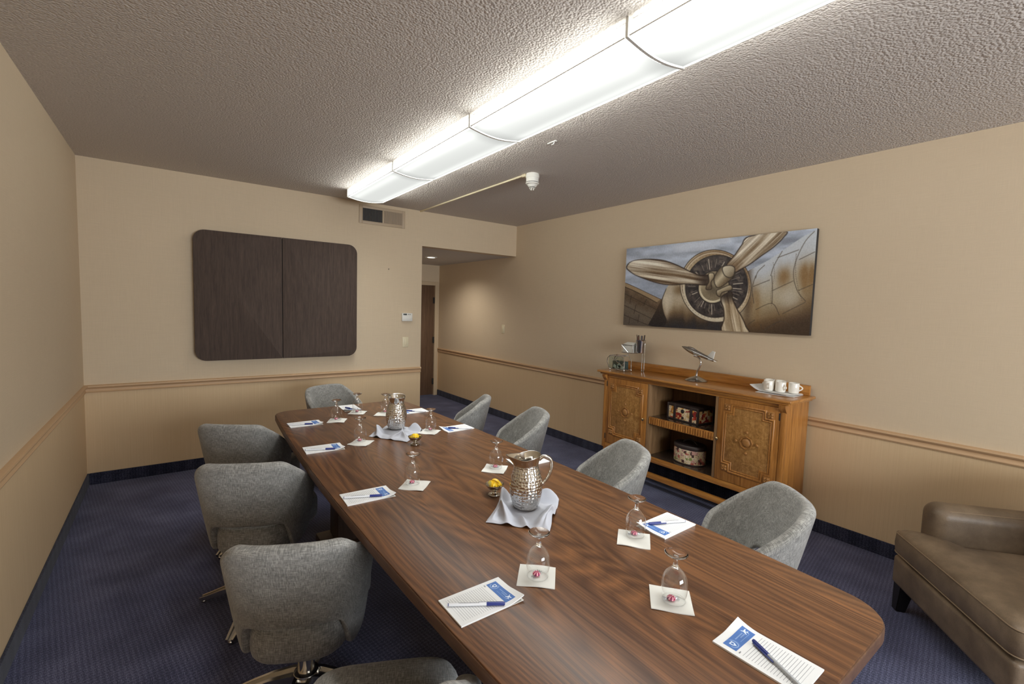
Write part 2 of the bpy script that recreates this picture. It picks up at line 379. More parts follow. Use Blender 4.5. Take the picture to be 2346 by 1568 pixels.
        for j in range(nv):
            t.faces.new((T[0][j], T[0][j+1], B[0][j+1], B[0][j])); t.faces.new((T[nu][j], B[nu][j], B[nu][j+1], T[nu][j+1]))
        bmesh.ops.recalc_face_normals(t, faces=t.faces)
        return s._merge(t)
    def sheet(s, fn, nu, nv, uvs=None):
        """open sheet with a UV map in metres when uvs(i,j) is given"""
        V = [[s.bm.verts.new(fn(i/nu, j/nv)) for j in range(nv+1)] for i in range(nu+1)]
        lay = s.bm.loops.layers.uv.get('UVMap') or s.bm.loops.layers.uv.new('UVMap')
        for i in range(nu):
            for j in range(nv):
                f = s.bm.faces.new((V[i][j], V[i+1][j], V[i+1][j+1], V[i][j+1]))
                if uvs:
                    for lp, (a, b) in zip(f.loops, ((i, j), (i+1, j), (i+1, j+1), (i, j+1))): lp[lay].uv = uvs(a/nu, b/nv)
        return s
    def build(s, name, mat, parent=None, shift=None, smooth=True, angle=40, uvbox=False):
        if uvbox:
            lay = s.bm.loops.layers.uv.get('UVMap') or s.bm.loops.layers.uv.new('UVMap')
            for f in s.bm.faces:
                n = f.normal; ax = max(range(3), key=lambda k: abs(n[k]))
                for lp in f.loops:
                    c = lp.vert.co; lp[lay].uv = [(c.y, c.z), (c.x, c.z), (c.x, c.y)][ax]
        if shift is not None: bmesh.ops.translate(s.bm, verts=s.bm.verts, vec=-Vector(shift))
        me = bpy.data.meshes.new(name); s.bm.to_mesh(me); s.bm.free()
        if smooth:
            me.polygons.foreach_set('use_smooth', [True]*len(me.polygons)); me.set_sharp_from_angle(angle=math.radians(angle))
        me.materials.append(mat)
        o = bpy.data.objects.new(name, me); COL.objects.link(o)
        if parent is not None: o.parent = parent
        return o

def tag(o, label, cat, group=None, kind=None):
    if label: o['label'] = label
    if cat: o['category'] = cat
    if group: o['group'] = group
    if kind: o['kind'] = kind
    return o
def thing(name, label, cat, loc=(0, 0, 0), rz=0, group=None):
    o = bpy.data.objects.new(name, None); COL.objects.link(o); o.empty_display_size = .05
    o.location = loc; o.rotation_euler = (0, 0, rz); return tag(o, label, cat, group)
def struct(name, mb, mat, smooth=False):
    o = mb.build(name, mat, smooth=smooth); o['kind'] = 'structure'; return o
def dup(root, loc, rz, label):
    r = root.copy(); COL.objects.link(r); r.location = loc; r.rotation_euler = (0, 0, rz); r['label'] = label
    for ch in list(root.children):
        c = ch.copy(); COL.objects.link(c); c.parent = r
        for g in list(ch.children):
            d = g.copy(); COL.objects.link(d); d.parent = c
    return r
def mod(o, typ, **kw):
    md = o.modifiers.new(typ.lower(), typ)
    for k, v in kw.items(): setattr(md, k, v)
    return md

# ---------------------------------------------------------------- the room
struct('floor', MB().box(XL-.12, XR+.12, YF-.12, YH+.12, -.1, 0), M['carpet'])
struct('ceiling', MB().box(XL-.12, XR+.12, YF-.12, YB+.12, H, H+.1), M['ceiling'])
struct('ceiling_hall', MB().box(XO-.1, XR+.12, YB+.12, YH+.12, ZH, ZH+.1), M['hallceil'])
def two_tone(name, builder):
    """a wall: its striped lower covering below the rail and woven covering above it"""
    o = struct(name, builder(MB(), .78, H+.0), M['wall'])
    lo = builder(MB(), 0, .78).build('wainscot', M['wain'], o, smooth=False)
    return o
two_tone('wall_left', lambda b, z0, z1: b.box(XL-.12, XL, YF-.12, YB+.12, z0, z1))
two_tone('wall_right', lambda b, z0, z1: b.box(XR, XR+.12, YF-.12, YH+.12, z0, z1))
def wb(b, z0, z1):
    b.box(XL, XO, YB, YB+.12, z0, z1)
    if z1 > 1: b.box(XO, XR, YB, YB+.12, ZH, z1)
    return b
two_tone('wall_back', wb)
struct('wall_hall_left', MB().box(XO-.12, XO, YB+.12, YH, 0, ZH), M['wall'])
def wh(b, z0, z1):
    b.box(XO, 2.66, YH, YH+.12, z0, min(z1, ZH)); b.box(3.66, XR, YH, YH+.12, z0, min(z1, ZH))
    if z1 > 1: b.box(2.66, 3.66, YH, YH+.12, 1.93, ZH)
    return b
two_tone('wall_hall_end', wh)
# wall behind the camera, with the window that lets the daylight in
WX0, WX1, WZ0, WZ1 = .2, 3.1, .82, 2.18
b = MB(); b.box(XL, XR, YF-.12, YF, 0, WZ0); b.box(XL, XR, YF-.12, YF, WZ1, H); b.box(XL, WX0, YF-.12, YF, WZ0, WZ1); b.box(WX1, XR, YF-.12, YF, WZ0, WZ1)
struct('wall_front', b, M['wall'])
b = MB()
for x in (WX0, WX0+.97, WX0+1.93, WX1-.04): b.box(x, x+.04, YF-.09, YF-.02, WZ0, WZ1, .004)
b.box(WX0, WX1, YF-.09, YF-.02, WZ0, WZ0+.04, .004); b.box(WX0, WX1, YF-.09, YF-.02, WZ1-.04, WZ1, .004)
wn = struct('window_1', b, M['frame']); MB().box(WX0+.02, WX1-.02, YF-.058, YF-.052, WZ0+.02, WZ1-.02).build('pane', M['glass'], wn, smooth=False)

# chair rail: a moulding of two ridges
def rail(name, a, c, nrm):
    prof = [(0, .750), (.012, .752), (.016, .760), (.010, .768), (.008, .776), (.010, .784), (.020, .790), (.026, .800), (.024, .808), (.012, .813), (0, .814)]
    a = Vector(a); c = Vector(c); n = Vector(nrm); t = bmesh.new()
    r0 = [t.verts.new((a.x+n.x*d, a.y+n.y*d, z)) for d, z in prof]; r1 = [t.verts.new((c.x+n.x*d, c.y+n.y*d, z)) for d, z in prof]
    for k in range(len(prof)-1): t.faces.new((r0[k], r0[k+1], r1[k+1], r1[k]))
    t.faces.new(r0[::-1]); t.faces.new(r1); bmesh.ops.recalc_face_normals(t, faces=t.faces)
    mb = MB(); mb._merge(t); struct(name, mb, M['rail'], True)
rail('trim_1', (XL, YF), (XL, YB), (1, 0)); rail('trim_2', (XL, YB), (XO, YB), (0, -1)); rail('trim_3', (XR, YF), (XR, YH), (-1, 0))
def base(name, x0, x1, y0, y1): struct(name, MB().box(x0, x1, y0, y1, 0, .095, .004), M['carpet_base'])
base('baseboard_left', XL, XL+.012, YF, YB); base('baseboard_back', XL+.012, XO, YB-.012, YB); base('baseboard_right', XR-.012, XR, YF, YH-.012); base('baseboard_hall_left', XO, XO+.012, YB+.12, YH)
# door at the end of the hall
b = MB(); b.box(3.60, 3.66, YH-.02, YH+.10, 0, 1.93, .004); b.box(2.66, 2.72, YH-.02, YH+.10, 0, 1.93, .004); b.box(2.72, 3.60, YH-.02, YH+.10, 1.87, 1.93, .004)
dr = struct('door_1', b, M['jamb'])
MB().box(2.722, 3.598, YH+.012, YH+.055, .01, 1.868, .002).build('door_leaf', M['door'], dr)
for z in (.24, .95, 1.62): MB().box(3.575, 3.604, YH-.005, YH+.012, z-.05, z+.05, .003).build('hinge', M['slot'], dr)

# ---------------------------------------------------------------- ceiling lights
XC = 1.54; HW = .175
def ceiling_light(y0, y1, label):
    r = thing('ceiling_light', label, 'ceiling light', (XC, (y0+y1)/2, H), 0, 'fluorescent wraparound lights in one row'); L = (y1-y0)/2
    MB().box(-.155, .155, -L+.01, L-.01, -.022, 0, .003).build('housing', M['lightwhite'], r)
    n = 16; prof = [(-HW, -.018), (-HW, -.068)]+[(-HW+2*HW*k/n, -.068-.022*math.sin(PI*k/n)) for k in range(1, n)]+[(HW, -.068), (HW, -.018)]
    mb = MB(); t = bmesh.new(); A = [t.verts.new((x, -L+.012, z)) for x, z in prof]; B = [t.verts.new((x, L-.012, z)) for x, z in prof]
    for k in range(len(prof)-1): t.faces.new((A[k], A[k+1], B[k+1], B[k]))
    bmesh.ops.recalc_face_normals(t, faces=t.faces); mb._merge(t); mb.build('diffuser', M['lens'], r, angle=30)
    for y in (-L, L-.006):
        pp = [(x*1.02, z-.004 if z < -.03 else 0) for x, z in prof]
        q = Matrix(((1, 0, 0, 0), (0, 0, -1, 0), (0, 1, 0, 0), (0, 0, 0, 1)))
        e = MB().prism(pp, -.006, 0, 0, q); bmesh.ops.translate(e.bm, verts=e.bm.verts, vec=(0, y, 0)); e.build('end_plate', M['lightwhite'], r, smooth=False)
    for s in (-1, 1):   # the lip along the lens edges
        MB().box(s*HW-.0015, s*HW+.0015, -L+.012, L-.012, -.0705, -.0665, 0).build('edge_lip', M['lightwhite'], r)
    return r
ceiling_light(3.41, 4.52, 'fluorescent wraparound ceiling light nearest the back wall and its vent')
ceiling_light(2.30, 3.41, 'fluorescent wraparound ceiling light second from the back wall')
ceiling_light(1.19, 2.30, 'fluorescent wraparound ceiling light third from the back wall, over the near pitcher')
ceiling_light(.08, 1.19, 'fluorescent wraparound ceiling light nearest the camera, cut by the top of the frame')

# smoke detector and raceway
sd = thing('smoke_detector', 'white round smoke detector on the ceiling at the end of a raceway', 'smoke detector', (2.345, 2.955, H))
MB().lathe([(0, 0), (.050, 0), (.054, -.012), (.054, -.030), (.050, -.034), (.050, -.066), (.046, -.066)], 32).build('base', M['white'], sd)
MB().lathe([(.046, -.066), (.046, -.070), (.053, -.072), (.052, -.079), (.040, -.085), (.037, -.093), (.030, -.099), (.028, -.104), (0, -.104)], 32).build('cover', M['white'], sd)
MB().lathe([(.0465, -.0655), (.0475, -.0655), (.0475, -.0705), (.0465, -.0705)], 32, None, False).build('slot_ring', M['slot'], sd)
MB().lathe([(.0, -.104), (.024, -.104), (.024, -.109), (.0, -.109)], 24).build('sensor_slot', M['slot'], sd)
b = MB(); b.lathe([(0, -.109), (.027, -.109), (.022, -.114), (0, -.114)], 24)
for k in range(5): b.cyl((.016*math.cos(k*2*PI/5), .016*math.sin(k*2*PI/5), -.113), (.012*math.cos(k*2*PI/5), .012*math.sin(k*2*PI/5), -.127), .004, .0035, 8)
b.build('sensor_cage', M['white'], sd)
rw = MB(); rw.box(2.300, 2.316, 3.0, YB, H-.013, H, .002); rw.box(2.293, 2.323, 2.985, 3.03, H-.022, H, .003)
tag(rw.build('cable_raceway', M['cream']), 'long cream cable raceway on the ceiling from smoke detector to back wall', 'raceway')
hk = MB(); hk.box(1.985, 2.001, 2.28, 2.36, H-.006, H, .002); hk.tube([(1.993, 2.30, H-.004), (1.993, 2.305, H-.016), (1.993, 2.325, H-.018)], .003)
tag(hk.build('ceiling_clip', M['lightwhite']), 'small white clip on the ceiling right of the light row', 'clip')
dl = thing('recessed_light', 'small lit round recessed light in the hall ceiling', 'downlight', (2.955, 5.95, ZH))
MB().lathe([(.055, 0), (.085, 0), (.083, -.006), (.058, -.008), (.055, 0)], 32, None, False).build('trim_ring', M['lightwhite'], dl)
MB().lathe([(0, -.003), (.057, -.003)], 32, None, False).build('lens', M['downlight'], dl)
sl = bpy.data.lights.new('downlight_lamp', 'SPOT'); sl.energy = 28; sl.spot_size = math.radians(150); sl.spot_blend = .8; sl.shadow_soft_size = .05; sl.color = (1, .95, .88)
so = bpy.data.objects.new('downlight_lamp', sl); COL.objects.link(so); so.location = (2.955, 5.95, ZH-.02)

# ---------------------------------------------------------------- things on the back wall
def rrect(x0, x1, y0, y1, r, n=8):
    o = []
    for cx, cy, a in ((x1-r, y1-r, 0), (x0+r, y1-r, 90), (x0+r, y0+r, 180), (x1-r, y0+r, 270)):
        for k in range(n+1):
            an = math.radians(a+90*k/n); o.append((cx+r*math.cos(an), cy+r*math.sin(an)))
    return o
def XZ(y): return Matrix(((1, 0, 0, 0), (0, 0, -1, y-.001), (0, 1, 0, 0), (0, 0, 0, 1)))   # prism drawn in (x,z), extruded towards -y
wc = thing('whiteboard_cabinet', 'dark brown two-door wall board with rounded corners on the back wall', 'wall board', (.87, YB, .98))
MB().prism(rrect(.175, 1.563, .99, 2.12, .085), 0, .040, 0, XZ(YB)).build('cabinet_body', M['boardedge'], wc, wc.location)
def half(x0, x1, left):
    p = rrect(x0, x1, .98, 2.13, .09); xm = (x0+x1)/2
    return [((x if (x < xm) == left else (x1 if left else x0)), z) for x, z in p]
MB().prism(half(.165, .861, True), .040, .062, .003, XZ(YB)).build('door', M['boardwood'], wc, wc.location)
MB().prism(half(.867, 1.573, False), .040, .062, .003, XZ(YB)).build('door', M['boardwood'], wc, wc.location)

av = thing('air_vent', 'beige two-section air vent high on the back wall', 'air vent', (1.86, YB, 2.375))
b = MB()
for a in ((1.61, 1.645, 2.375, 2.565), (2.085, 2.12, 2.375, 2.565), (1.645, 2.085, 2.375, 2.405), (1.645, 2.085, 2.535, 2.565), (1.86, 1.878, 2.405, 2.535)): b.box(a[0], a[1], YB-.012, YB, a[2], a[3], .002)
b.build('vent_frame', M['beige'], av, av.location)
b = MB(); b.box(1.645, 1.86, YB-.003, YB-.001, 2.405, 2.535); b.build('dark_opening', M['slot'], av, av.location)
b = MB()
for k in range(17): b.box(1.648+k*.0127, 1.652+k*.0127, YB-.010, YB-.003, 2.405, 2.535)
b.build('open_louvres', M['grille'], av, av.location)
b = MB(); b.box(1.878, 2.085, YB-.006, YB-.001, 2.405, 2.535)
for k in range(16): b.box(1.882+k*.0127, 1.889+k*.0127, YB-.010, YB-.005, 2.405, 2.535)
b.build('closed_louvres', plain('beige_louvre', (160, 142, 120), .5), av, av.location)

th = thing('thermostat', 'white thermostat with a small dark display beside the hall opening', 'thermostat', (2.154, YB, 1.341))
MB().box(2.092, 2.217, YB-.026, YB, 1.345, 1.437, .006).build('case', M['white'], th, th.location)
MB().box(2.104, 2.148, YB-.0275, YB-.024, 1.414, 1.430, .001).build('display', M['lcd'], th, th.location)
for x in (2.160, 2.180): MB().box(x, x+.011, YB-.029, YB-.024, 1.419, 1.426, .001).build('button', M['grille'], th, th.location)
MB().box(2.104, 2.206, YB-.0275, YB-.024, 1.353, 1.405, .002).build('flap', M['white'], th, th.location)
sw = thing('light_switch', 'cream light switch plate on the back wall below the thermostat', 'switch', (2.144, YB, 1.05))
MB().box(2.108, 2.180, YB-.006, YB, 1.050, 1.165, .003).build('plate', M['cream'], sw, sw.location)
MB().box(2.128, 2.160, YB-.010, YB-.005, 1.074, 1.141, .002).build('rocker', M['cream'], sw, sw.location)
s2 = thing('light_switch', 'beige light switch plate on the right wall at the mouth of the hall', 'switch', (XR, 5.177, 1.18))
MB().box(XR-.006, XR, 5.142, 5.212, 1.180, 1.296, .003).build('plate', M['cream'], s2, s2.location)
MB().box(XR-.010, XR-.005, 5.161, 5.193, 1.204, 1.272, .002).build('rocker', M['cream'], s2, s2.location)
nl = MB(); nl.cyl((1.937, YB, 1.915), (1.937, YB-.012, 1.917), .004, .005, 8); tag(nl.build('nail', M['grille']), 'tiny nail in the back wall right of the dark board', 'nail')

# ---------------------------------------------------------------- the table
TB = .705; TT = .745
def half_w(y):
    return .537-.021*(y-1.85)**2
def table_outline(inset=0):
    y0, y1, r = .32+inset, 3.575-inset, .115; o = []; xc = 1.046
    ys = [y0+r+(y1-y0-2*r)*k/24 for k in range(25)]
    right = [(xc+half_w(y)-inset, y) for y in ys]; left = [(xc-half_w(y)+inset, y) for y in ys]
    def corner(cx, cy, a0):
        return [(cx+r*math.cos(math.radians(a0+90*k/8)), cy+r*math.sin(math.radians(a0+90*k/8))) for k in range(1, 8)]
    o += right; o += corner(right[-1][0]-r, y1-r, 0)
    o += [(right[-1][0]-r, y1), (left[-1][0]+r, y1)]; o += corner(left[-1][0]+r, y1-r, 90)
    o += left[::-1]; o += corner(left[0][0]+r, y0+r, 180); o += [(left[0][0]+r, y0), (right[0][0]-r, y0)]; o += corner(right[0][0]-r, y0+r, 270)
    return o
tb = thing('conference_table', 'long boat-shaped walnut laminate conference table down the middle of the room', 'table', (1.046, 1.95, 0))
MB().prism(table_outline(.003), TT-.006, TT, .002).build('tabletop', M['table'], tb, tb.location)
MB().prism(table_outline(0), TB, TT-.004, .003).build('table_edge', M['tableedge'], tb, tb.location)
for y in (1.0, 2.9):
    p = MB(); p.box(.80, 1.29, y-.09, y+.09, .05, TB, .006); p.build('pedestal', M['tablebase'], tb, tb.location)
    MB().box(.72, 1.37, y-.13, y+.13, 0, .05, .01).build('plinth', M['tablebase'], tb, tb.location)
MB().box(1.02, 1.07, 1.09, 2.81, .35, .62, .004).build('stretcher_panel', M['tablebase'], tb, tb.location)

# ---------------------------------------------------------------- chairs
def make_chair(label):
    r = thing('conference_chair', label, 'chair', (0, 0, 0), 0, 'grey swivel chairs around the table')
    # wrap-around shell; a = angle around the plan curve, 0 at the back centre
    n_ = 2.7; A = 100
    def plan(a, W, D):
        s_, c_ = math.sin(a), math.cos(a)
        return W*math.copysign(abs(s_)**(2/n_), s_), -D*math.copysign(abs(c_)**(2/n_), c_)
    def edge(u):
        a = (u*2-1)  # -1..1
        k = abs(a)
        if k < .72:
            x, y = plan(a/.72*PI/2, 1, 1); f = 0
        else:
            f = (k-.72)/.28; x = math.copysign(1-.07*f*f, a); y = 0
        return x, y, f
    def pt(u, v):
        x, y, f = edge(u)
        W0, D0, W1, D1 = .205, .172, .266, .290
        Y1 = y*D1+f*.17-.03*(1 if y >= 0 else 1+y) ; k = abs(u*2-1)
        yy = y*.31+f*.08
        drop = max(0, (yy+.31)-.045)
        ztop = .780-.62*drop-.13*f**3+.012*max(0, 1-(k/.42)**2)
        ztop = max(ztop, .455)
        arch = math.exp(-(k/.385)**10)*.152
        zbot = .325+arch+.07*max(0, k-.5)/.5
        zbot = min(zbot, ztop-.02)
        z = zbot+(ztop-zbot)*v
        t = max(0, (z-.325)/.46); t2 = t**.85
        W = W0+(W1-W0)*t2; D = D0+(D1-D0)*t2
        return Vector((x*W, y*D+f*.08, z))
    mb = MB(); nu, nv = 44, 10
    mb.sheet(pt, nu, nv, lambda a, b: (a*1.3, b*.46))
    sh = mb.build('back_shell', M['fabric'], r)
    mod(sh, 'SOLIDIFY', thickness=.050, offset=-1, use_even_offset=False); mod(sh, 'SUBSURF', levels=1, render_levels=2)
    # seat pad
    def pad(rows, n=40):
        b = MB(); t = bmesh.new(); R = []
        for (k, z) in rows:
            ring = []
            for i in range(n):
                a = 2*PI*i/n; c, s_ = math.cos(a), math.sin(a); e = 2/(3.4 if s_ < 0 else 5.0)
                x = math.copysign(abs(c)**e, c); y = math.copysign(abs(s_)**e, s_)
                wx = (.175 if y < 0 else .175+.048*min(1, y*1.6)); ring.append(t.verts.new((x*wx*k, (.050+y*.232*k if y > 0 else .050+y*.246*k), z)))
            R.append(ring)
        for p, q in zip(R, R[1:]):
            for i in range(n): t.faces.new((p[i], p[(i+1) % n], q[(i+1) % n], q[i]))
        t.faces.new(R[0][::-1]); t.faces.new(R[-1]); bmesh.ops.recalc_face_normals(t, faces=t.faces)
        b._merge(t); return b
    pad([(.86, .336), (.95, .340), (.985, .352), (1.0, .380), (1.0, .432), (.985, .450), (.95, .466), (.86, .475), (.6, .483), (.3, .485)]).build('seat', M['fabric'], r, uvbox=True, angle=70)
    MB().box(-.09, .09, -.09, .11, .322, .340, .006).build('seat_plate', M['darkplastic'], r)
    MB().lathe([(.030, .10), (.030, .26), (.024, .262), (.024, .330)], 24).build('column', M['alu'], r)
    for k in range(4):
        a = math.radians(172+90*k); c, s_ = math.cos(a), math.sin(a)
        path = [(c*d, s_*d, z) for d, z in ((.0, .112), (.055, .108), (.13, .090), (.20, .064), (.26, .038), (.305, .022))]
        b = MB()
        for o_ in (-1, 1):   # two polished rails with a recess between
            pp = [(x-s_*o_*w, y+c*o_*w, z) for (x, y, z), w in zip(path, (.026, .025, .022, .019, .016, .012))]
            b.sweep(pp, [(-.006, -.014), (.006, -.014), (.006, .008), (-.006, .008)], scales=[1.15, 1.1, 1, .95, .9, .8])
        lg = b.build('leg', M['alu'], r)
        w_ = MB(); w_.sweep(path, [(-.026, -.010), (.026, -.010), (.026, -.001), (-.026, -.001)], scales=[1, .95, .85, .73, .6, .45]); w_.build('recess', M['pewter'], lg)
        MB().lathe([(.010, 0), (.012, .003), (.012, .010), (.008, .016), (0, .016)], 16, Matrix.Translation((c*.292, s_*.292, 0))).build('glide', M['alu'], lg)
    MB().lathe([(.0, .085), (.045, .085), (.050, .10), (.044, .122), (.032, .126), (0, .126)], 24).build('hub', M['alu'], r)
    return r
def rzF(fx, fy): return math.atan2(-fx, fy)
CH = [((.392, 1.79), -.43, 'grey fabric swivel chair on the left side, nearest whole backrest, seen from behind', -.045),
      ((.350, 2.53), -.45, 'grey fabric swivel chair on the left side, middle of the three backrests', .01),
      ((.405, 3.33), -.60, 'grey fabric swivel chair on the left side, farthest of the three backrests', 0),
      ((.402, 1.058), -.446, 'grey fabric swivel chair cut by the frame bottom, only seat and one arm showing', -.042),
      ((1.94, .98), rzF(-.72, .69), 'grey fabric swivel chair on the right side, nearest the leather armchair', -.02),
      ((1.86, 1.72), rzF(-.86, .50), 'grey fabric swivel chair on the right side in front of the oak sideboard', -.01),
      ((1.93, 2.62), rzF(-.90, .43), 'grey fabric swivel chair on the right side, just left of the oak sideboard', 0),
      ((1.87, 3.27), rzF(-.78, .62), 'grey fabric swivel chair on the right side, farthest one, in front of the hall', 0),
      ((1.17, 4.02), rzF(.35, -.93), 'grey fabric swivel chair at the far head of the table against the back wall', 0)]
proto = make_chair(CH[0][2]); proto.location = (*CH[0][0], 0); proto.rotation_euler = (0, 0, CH[0][1])
chairs = [proto]+[dup(proto, (*xy, 0), rz, lb) for (xy, rz, lb, dz) in CH[1:]]
for c_, row in zip(chairs, CH):     # gas lifts set to slightly different heights
    for ch in c_.children:
        if ch.name.split('.')[0] in ('back_shell', 'seat', 'seat_plate'): ch.location.z = row[3]

# ---------------------------------------------------------------- leather armchair
ac = thing('armchair', 'brown leather armchair with loose seat cushion in the right foreground', 'armchair', (3.013, .117, 0), math.radians(39.3))
def lbox(x0, x1, y0, y1, z0, z1, bev, seg=5): return MB().box(x0, x1, y0, y1, z0, z1, bev, seg)
lbox(-.40, .40, -.40, .40, .135, .290, .022).build('seat_base', M['leather'], ac)
cu = [(-.41, .405), (-.41, .305), (-.268, .305), (-.268, -.22), (.268, -.22), (.268, .305), (.41, .305), (.41, .405)]
def soft(poly, r, n=5):
    o = []; N = len(poly)
    for i in range(N):
        p0, p1, p2 = Vector(poly[i-1]), Vector(poly[i]), Vector(poly[(i+1) % N]); a = (p0-p1).normalized(); b_ = (p2-p1).normalized()
        s_, e_ = p1+a*r, p1+b_*r
        for k in range(n+1):
            t_ = k/n; q = s_*(1-t_)**2+p1*2*t_*(1-t_)+e_*t_*t_; o.append((q.x, q.y))
    return o
def inset(poly, k, c=(0, .12)): return [(c[0]+(x-c[0])*k, c[1]+(y-c[1])*k) for x, y in poly]
cs = soft(cu, .05)
cb = MB(); t = bmesh.new(); R = []
for k, z in ((.95, .298), (.985, .304), (1.0, .318), (1.008, .355), (1.0, .398), (.985, .413), (.95, .424), (.85, .436), (.7, .446), (.45, .452), (.2, .454)): R.append([t.verts.new((x, y, z)) for x, y in inset(cs, k)])
for p, q in zip(R, R[1:]):
    for i in range(len(p)): t.faces.new((p[i], p[(i+1) % len(p)], q[(i+1) % len(p)], q[i]))
t.faces.new(R[0][::-1]); t.faces.new(R[-1]); bmesh.ops.recalc_face_normals(t, faces=t.faces); cb._merge(t)
cush = cb.build('seat_cushion', M['leather'], ac, angle=80)
for z, k in ((.409, .996), (.309, .996)): MB().tube([(x, y, z) for x, y in inset(cs, k)], 0.0028, True, 6).build('piping', M['seam'], cush)
for s in (-1, 1):
    x0, x1 = (.275, .425) if s > 0 else (-.425, -.275)
    am = lbox(x0, x1, -.40, .297, .292, .600, .062, 8).build('arm', M['leather'], ac)
    xi = x0 if s > 0 else x1; d = .020*s
    path = [(xi+d, .297-.020, .43)]+[(xi+d+(0.0)*k, .297-.022-.055*(1-math.cos(k/6*PI/2)), .52+.062*math.sin(k/6*PI/2)) for k in range(7)]+[(xi+d, .1, .584), (xi+d, -.1, .584), (xi+d, -.35, .584)]
    MB().tube(path, .0025, False, 6, up=(1, 0, 0)).build('piping', M['seam'], am)
lbox(-.262, .262, -.34, -.20, .30, .80, .06, 6).build('back_cushion', M['leather'], ac)
lbox(-.40, .40, -.44, -.335, .285, .78, .04, 6).build('backrest', M['leather'], ac)
for x in (-.35, .35):
    for y in (-.36, .36):
        sx = math.copysign(.012, x); sy = math.copysign(.012, y); b = MB(); t = bmesh.new()
        lo = [t.verts.new((x+sx+a*.022, y+sy+c*.022, 0)) for a, c in ((-1, -1), (1, -1), (1, 1), (-1, 1))]; hi = [t.verts.new((x+a*.034, y+c*.034, .150)) for a, c in ((-1, -1), (1, -1), (1, 1), (-1, 1))]
        t.faces.new(lo[::-1]); t.faces.new(hi)
        for k in range(4): t.faces.new((lo[k], lo[(k+1) % 4], hi[(k+1) % 4], hi[k]))
        bmesh.ops.bevel(t, geom=list(t.edges), offset=.004, segments=2, affect='EDGES'); b._merge(t); b.build('leg', M['legblack'], ac)

# ---------------------------------------------------------------- sideboard
SBX = 3.285; SY0, SY1 = 1.345, 2.940
sb = thing('sideboard', 'golden oak sideboard with two carved doors and open middle shelves against the right wall', 'sideboard', (3.46, 2.15, 0)); L0 = sb.location.copy()
BK = 3.648
def sp(name, mb, mat, parent=None, **k): return mb.build(name, mat, parent or sb, L0, **k)
b = MB(); b.box(SBX-.035, BK, SY0-.04, SY1+.075, .950, .970, .006, 3); b.box(SBX-.018, BK, SY0-.022, SY1+.05, .935, .952, .006, 2); sp('top', b, M['oakh'])
sp('glass_cover', MB().box(SBX-.025, BK-.025, SY0-.03, SY1+.065, .970, .973, .001), plain('gloss_top', (150, 98, 42), .06, 0, 1.0)) if False else None
sp('backsplash', MB().box(BK-.022, BK, SY0-.005, SY1+.02, .970, 1.042, .003), M['oakh'])
sp('side_panel', MB().box(SBX+.03, BK, SY0, SY0+.022, .245, .935, .003), M['oak']); sp('side_panel', MB().box(SBX+.03, BK, SY1-.022, SY1, .245, .935, .003), M['oak'])
for y0, y1 in ((SY0-.004, SY0+.030), (SY1-.028, SY1+.004)):
    sp('corner_post', MB().box(SBX-.006, SBX+.03, y0, y1, .245, .935, .003), M['oak'])
    c = MB(); c.prism([(0, .880), (0, .935), (-.030, .935), (-.026, .915), (-.012, .895)], y0-.004, y1+.004, 0, Matrix(((1, 0, 0, SBX-.004), (0, 0, 1, 0), (0, 1, 0, 0), (0, 0, 0, 1)))); sp('corbel', c, M['oak'])
b = MB(); b.box(SBX, SBX+.03, SY0+.03, SY1-.028, .912, .935, .002); b.box(SBX, SBX+.03, SY0+.03, SY1-.028, .245, .292, .003); sp('face_rail', b, M['oakh'])
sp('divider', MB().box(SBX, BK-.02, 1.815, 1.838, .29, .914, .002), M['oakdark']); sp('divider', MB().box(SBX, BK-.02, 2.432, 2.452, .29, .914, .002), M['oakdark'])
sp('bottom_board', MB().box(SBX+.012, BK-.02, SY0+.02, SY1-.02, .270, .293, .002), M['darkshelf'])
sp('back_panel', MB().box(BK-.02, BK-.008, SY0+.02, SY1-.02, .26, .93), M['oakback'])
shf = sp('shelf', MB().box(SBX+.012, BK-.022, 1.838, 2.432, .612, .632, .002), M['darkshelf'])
b = MB(); b.box(SBX+.004, SBX+.016, 1.838, 2.432, .570, .634, .001)
for k in range(27): b.cyl((SBX+.004, 1.850+k*.0219, .576), (SBX+.004, 1.850+k*.0219, .626), .0075, None, 8)
sp('fluted_edge', b, M['oak'], shf)
def YZ(x): return Matrix(((0, 0, -1, x), (1, 0, 0, 0), (0, 1, 0, 0), (0, 0, 0, 1)))   # prism drawn in (y,z), extruded towards -x
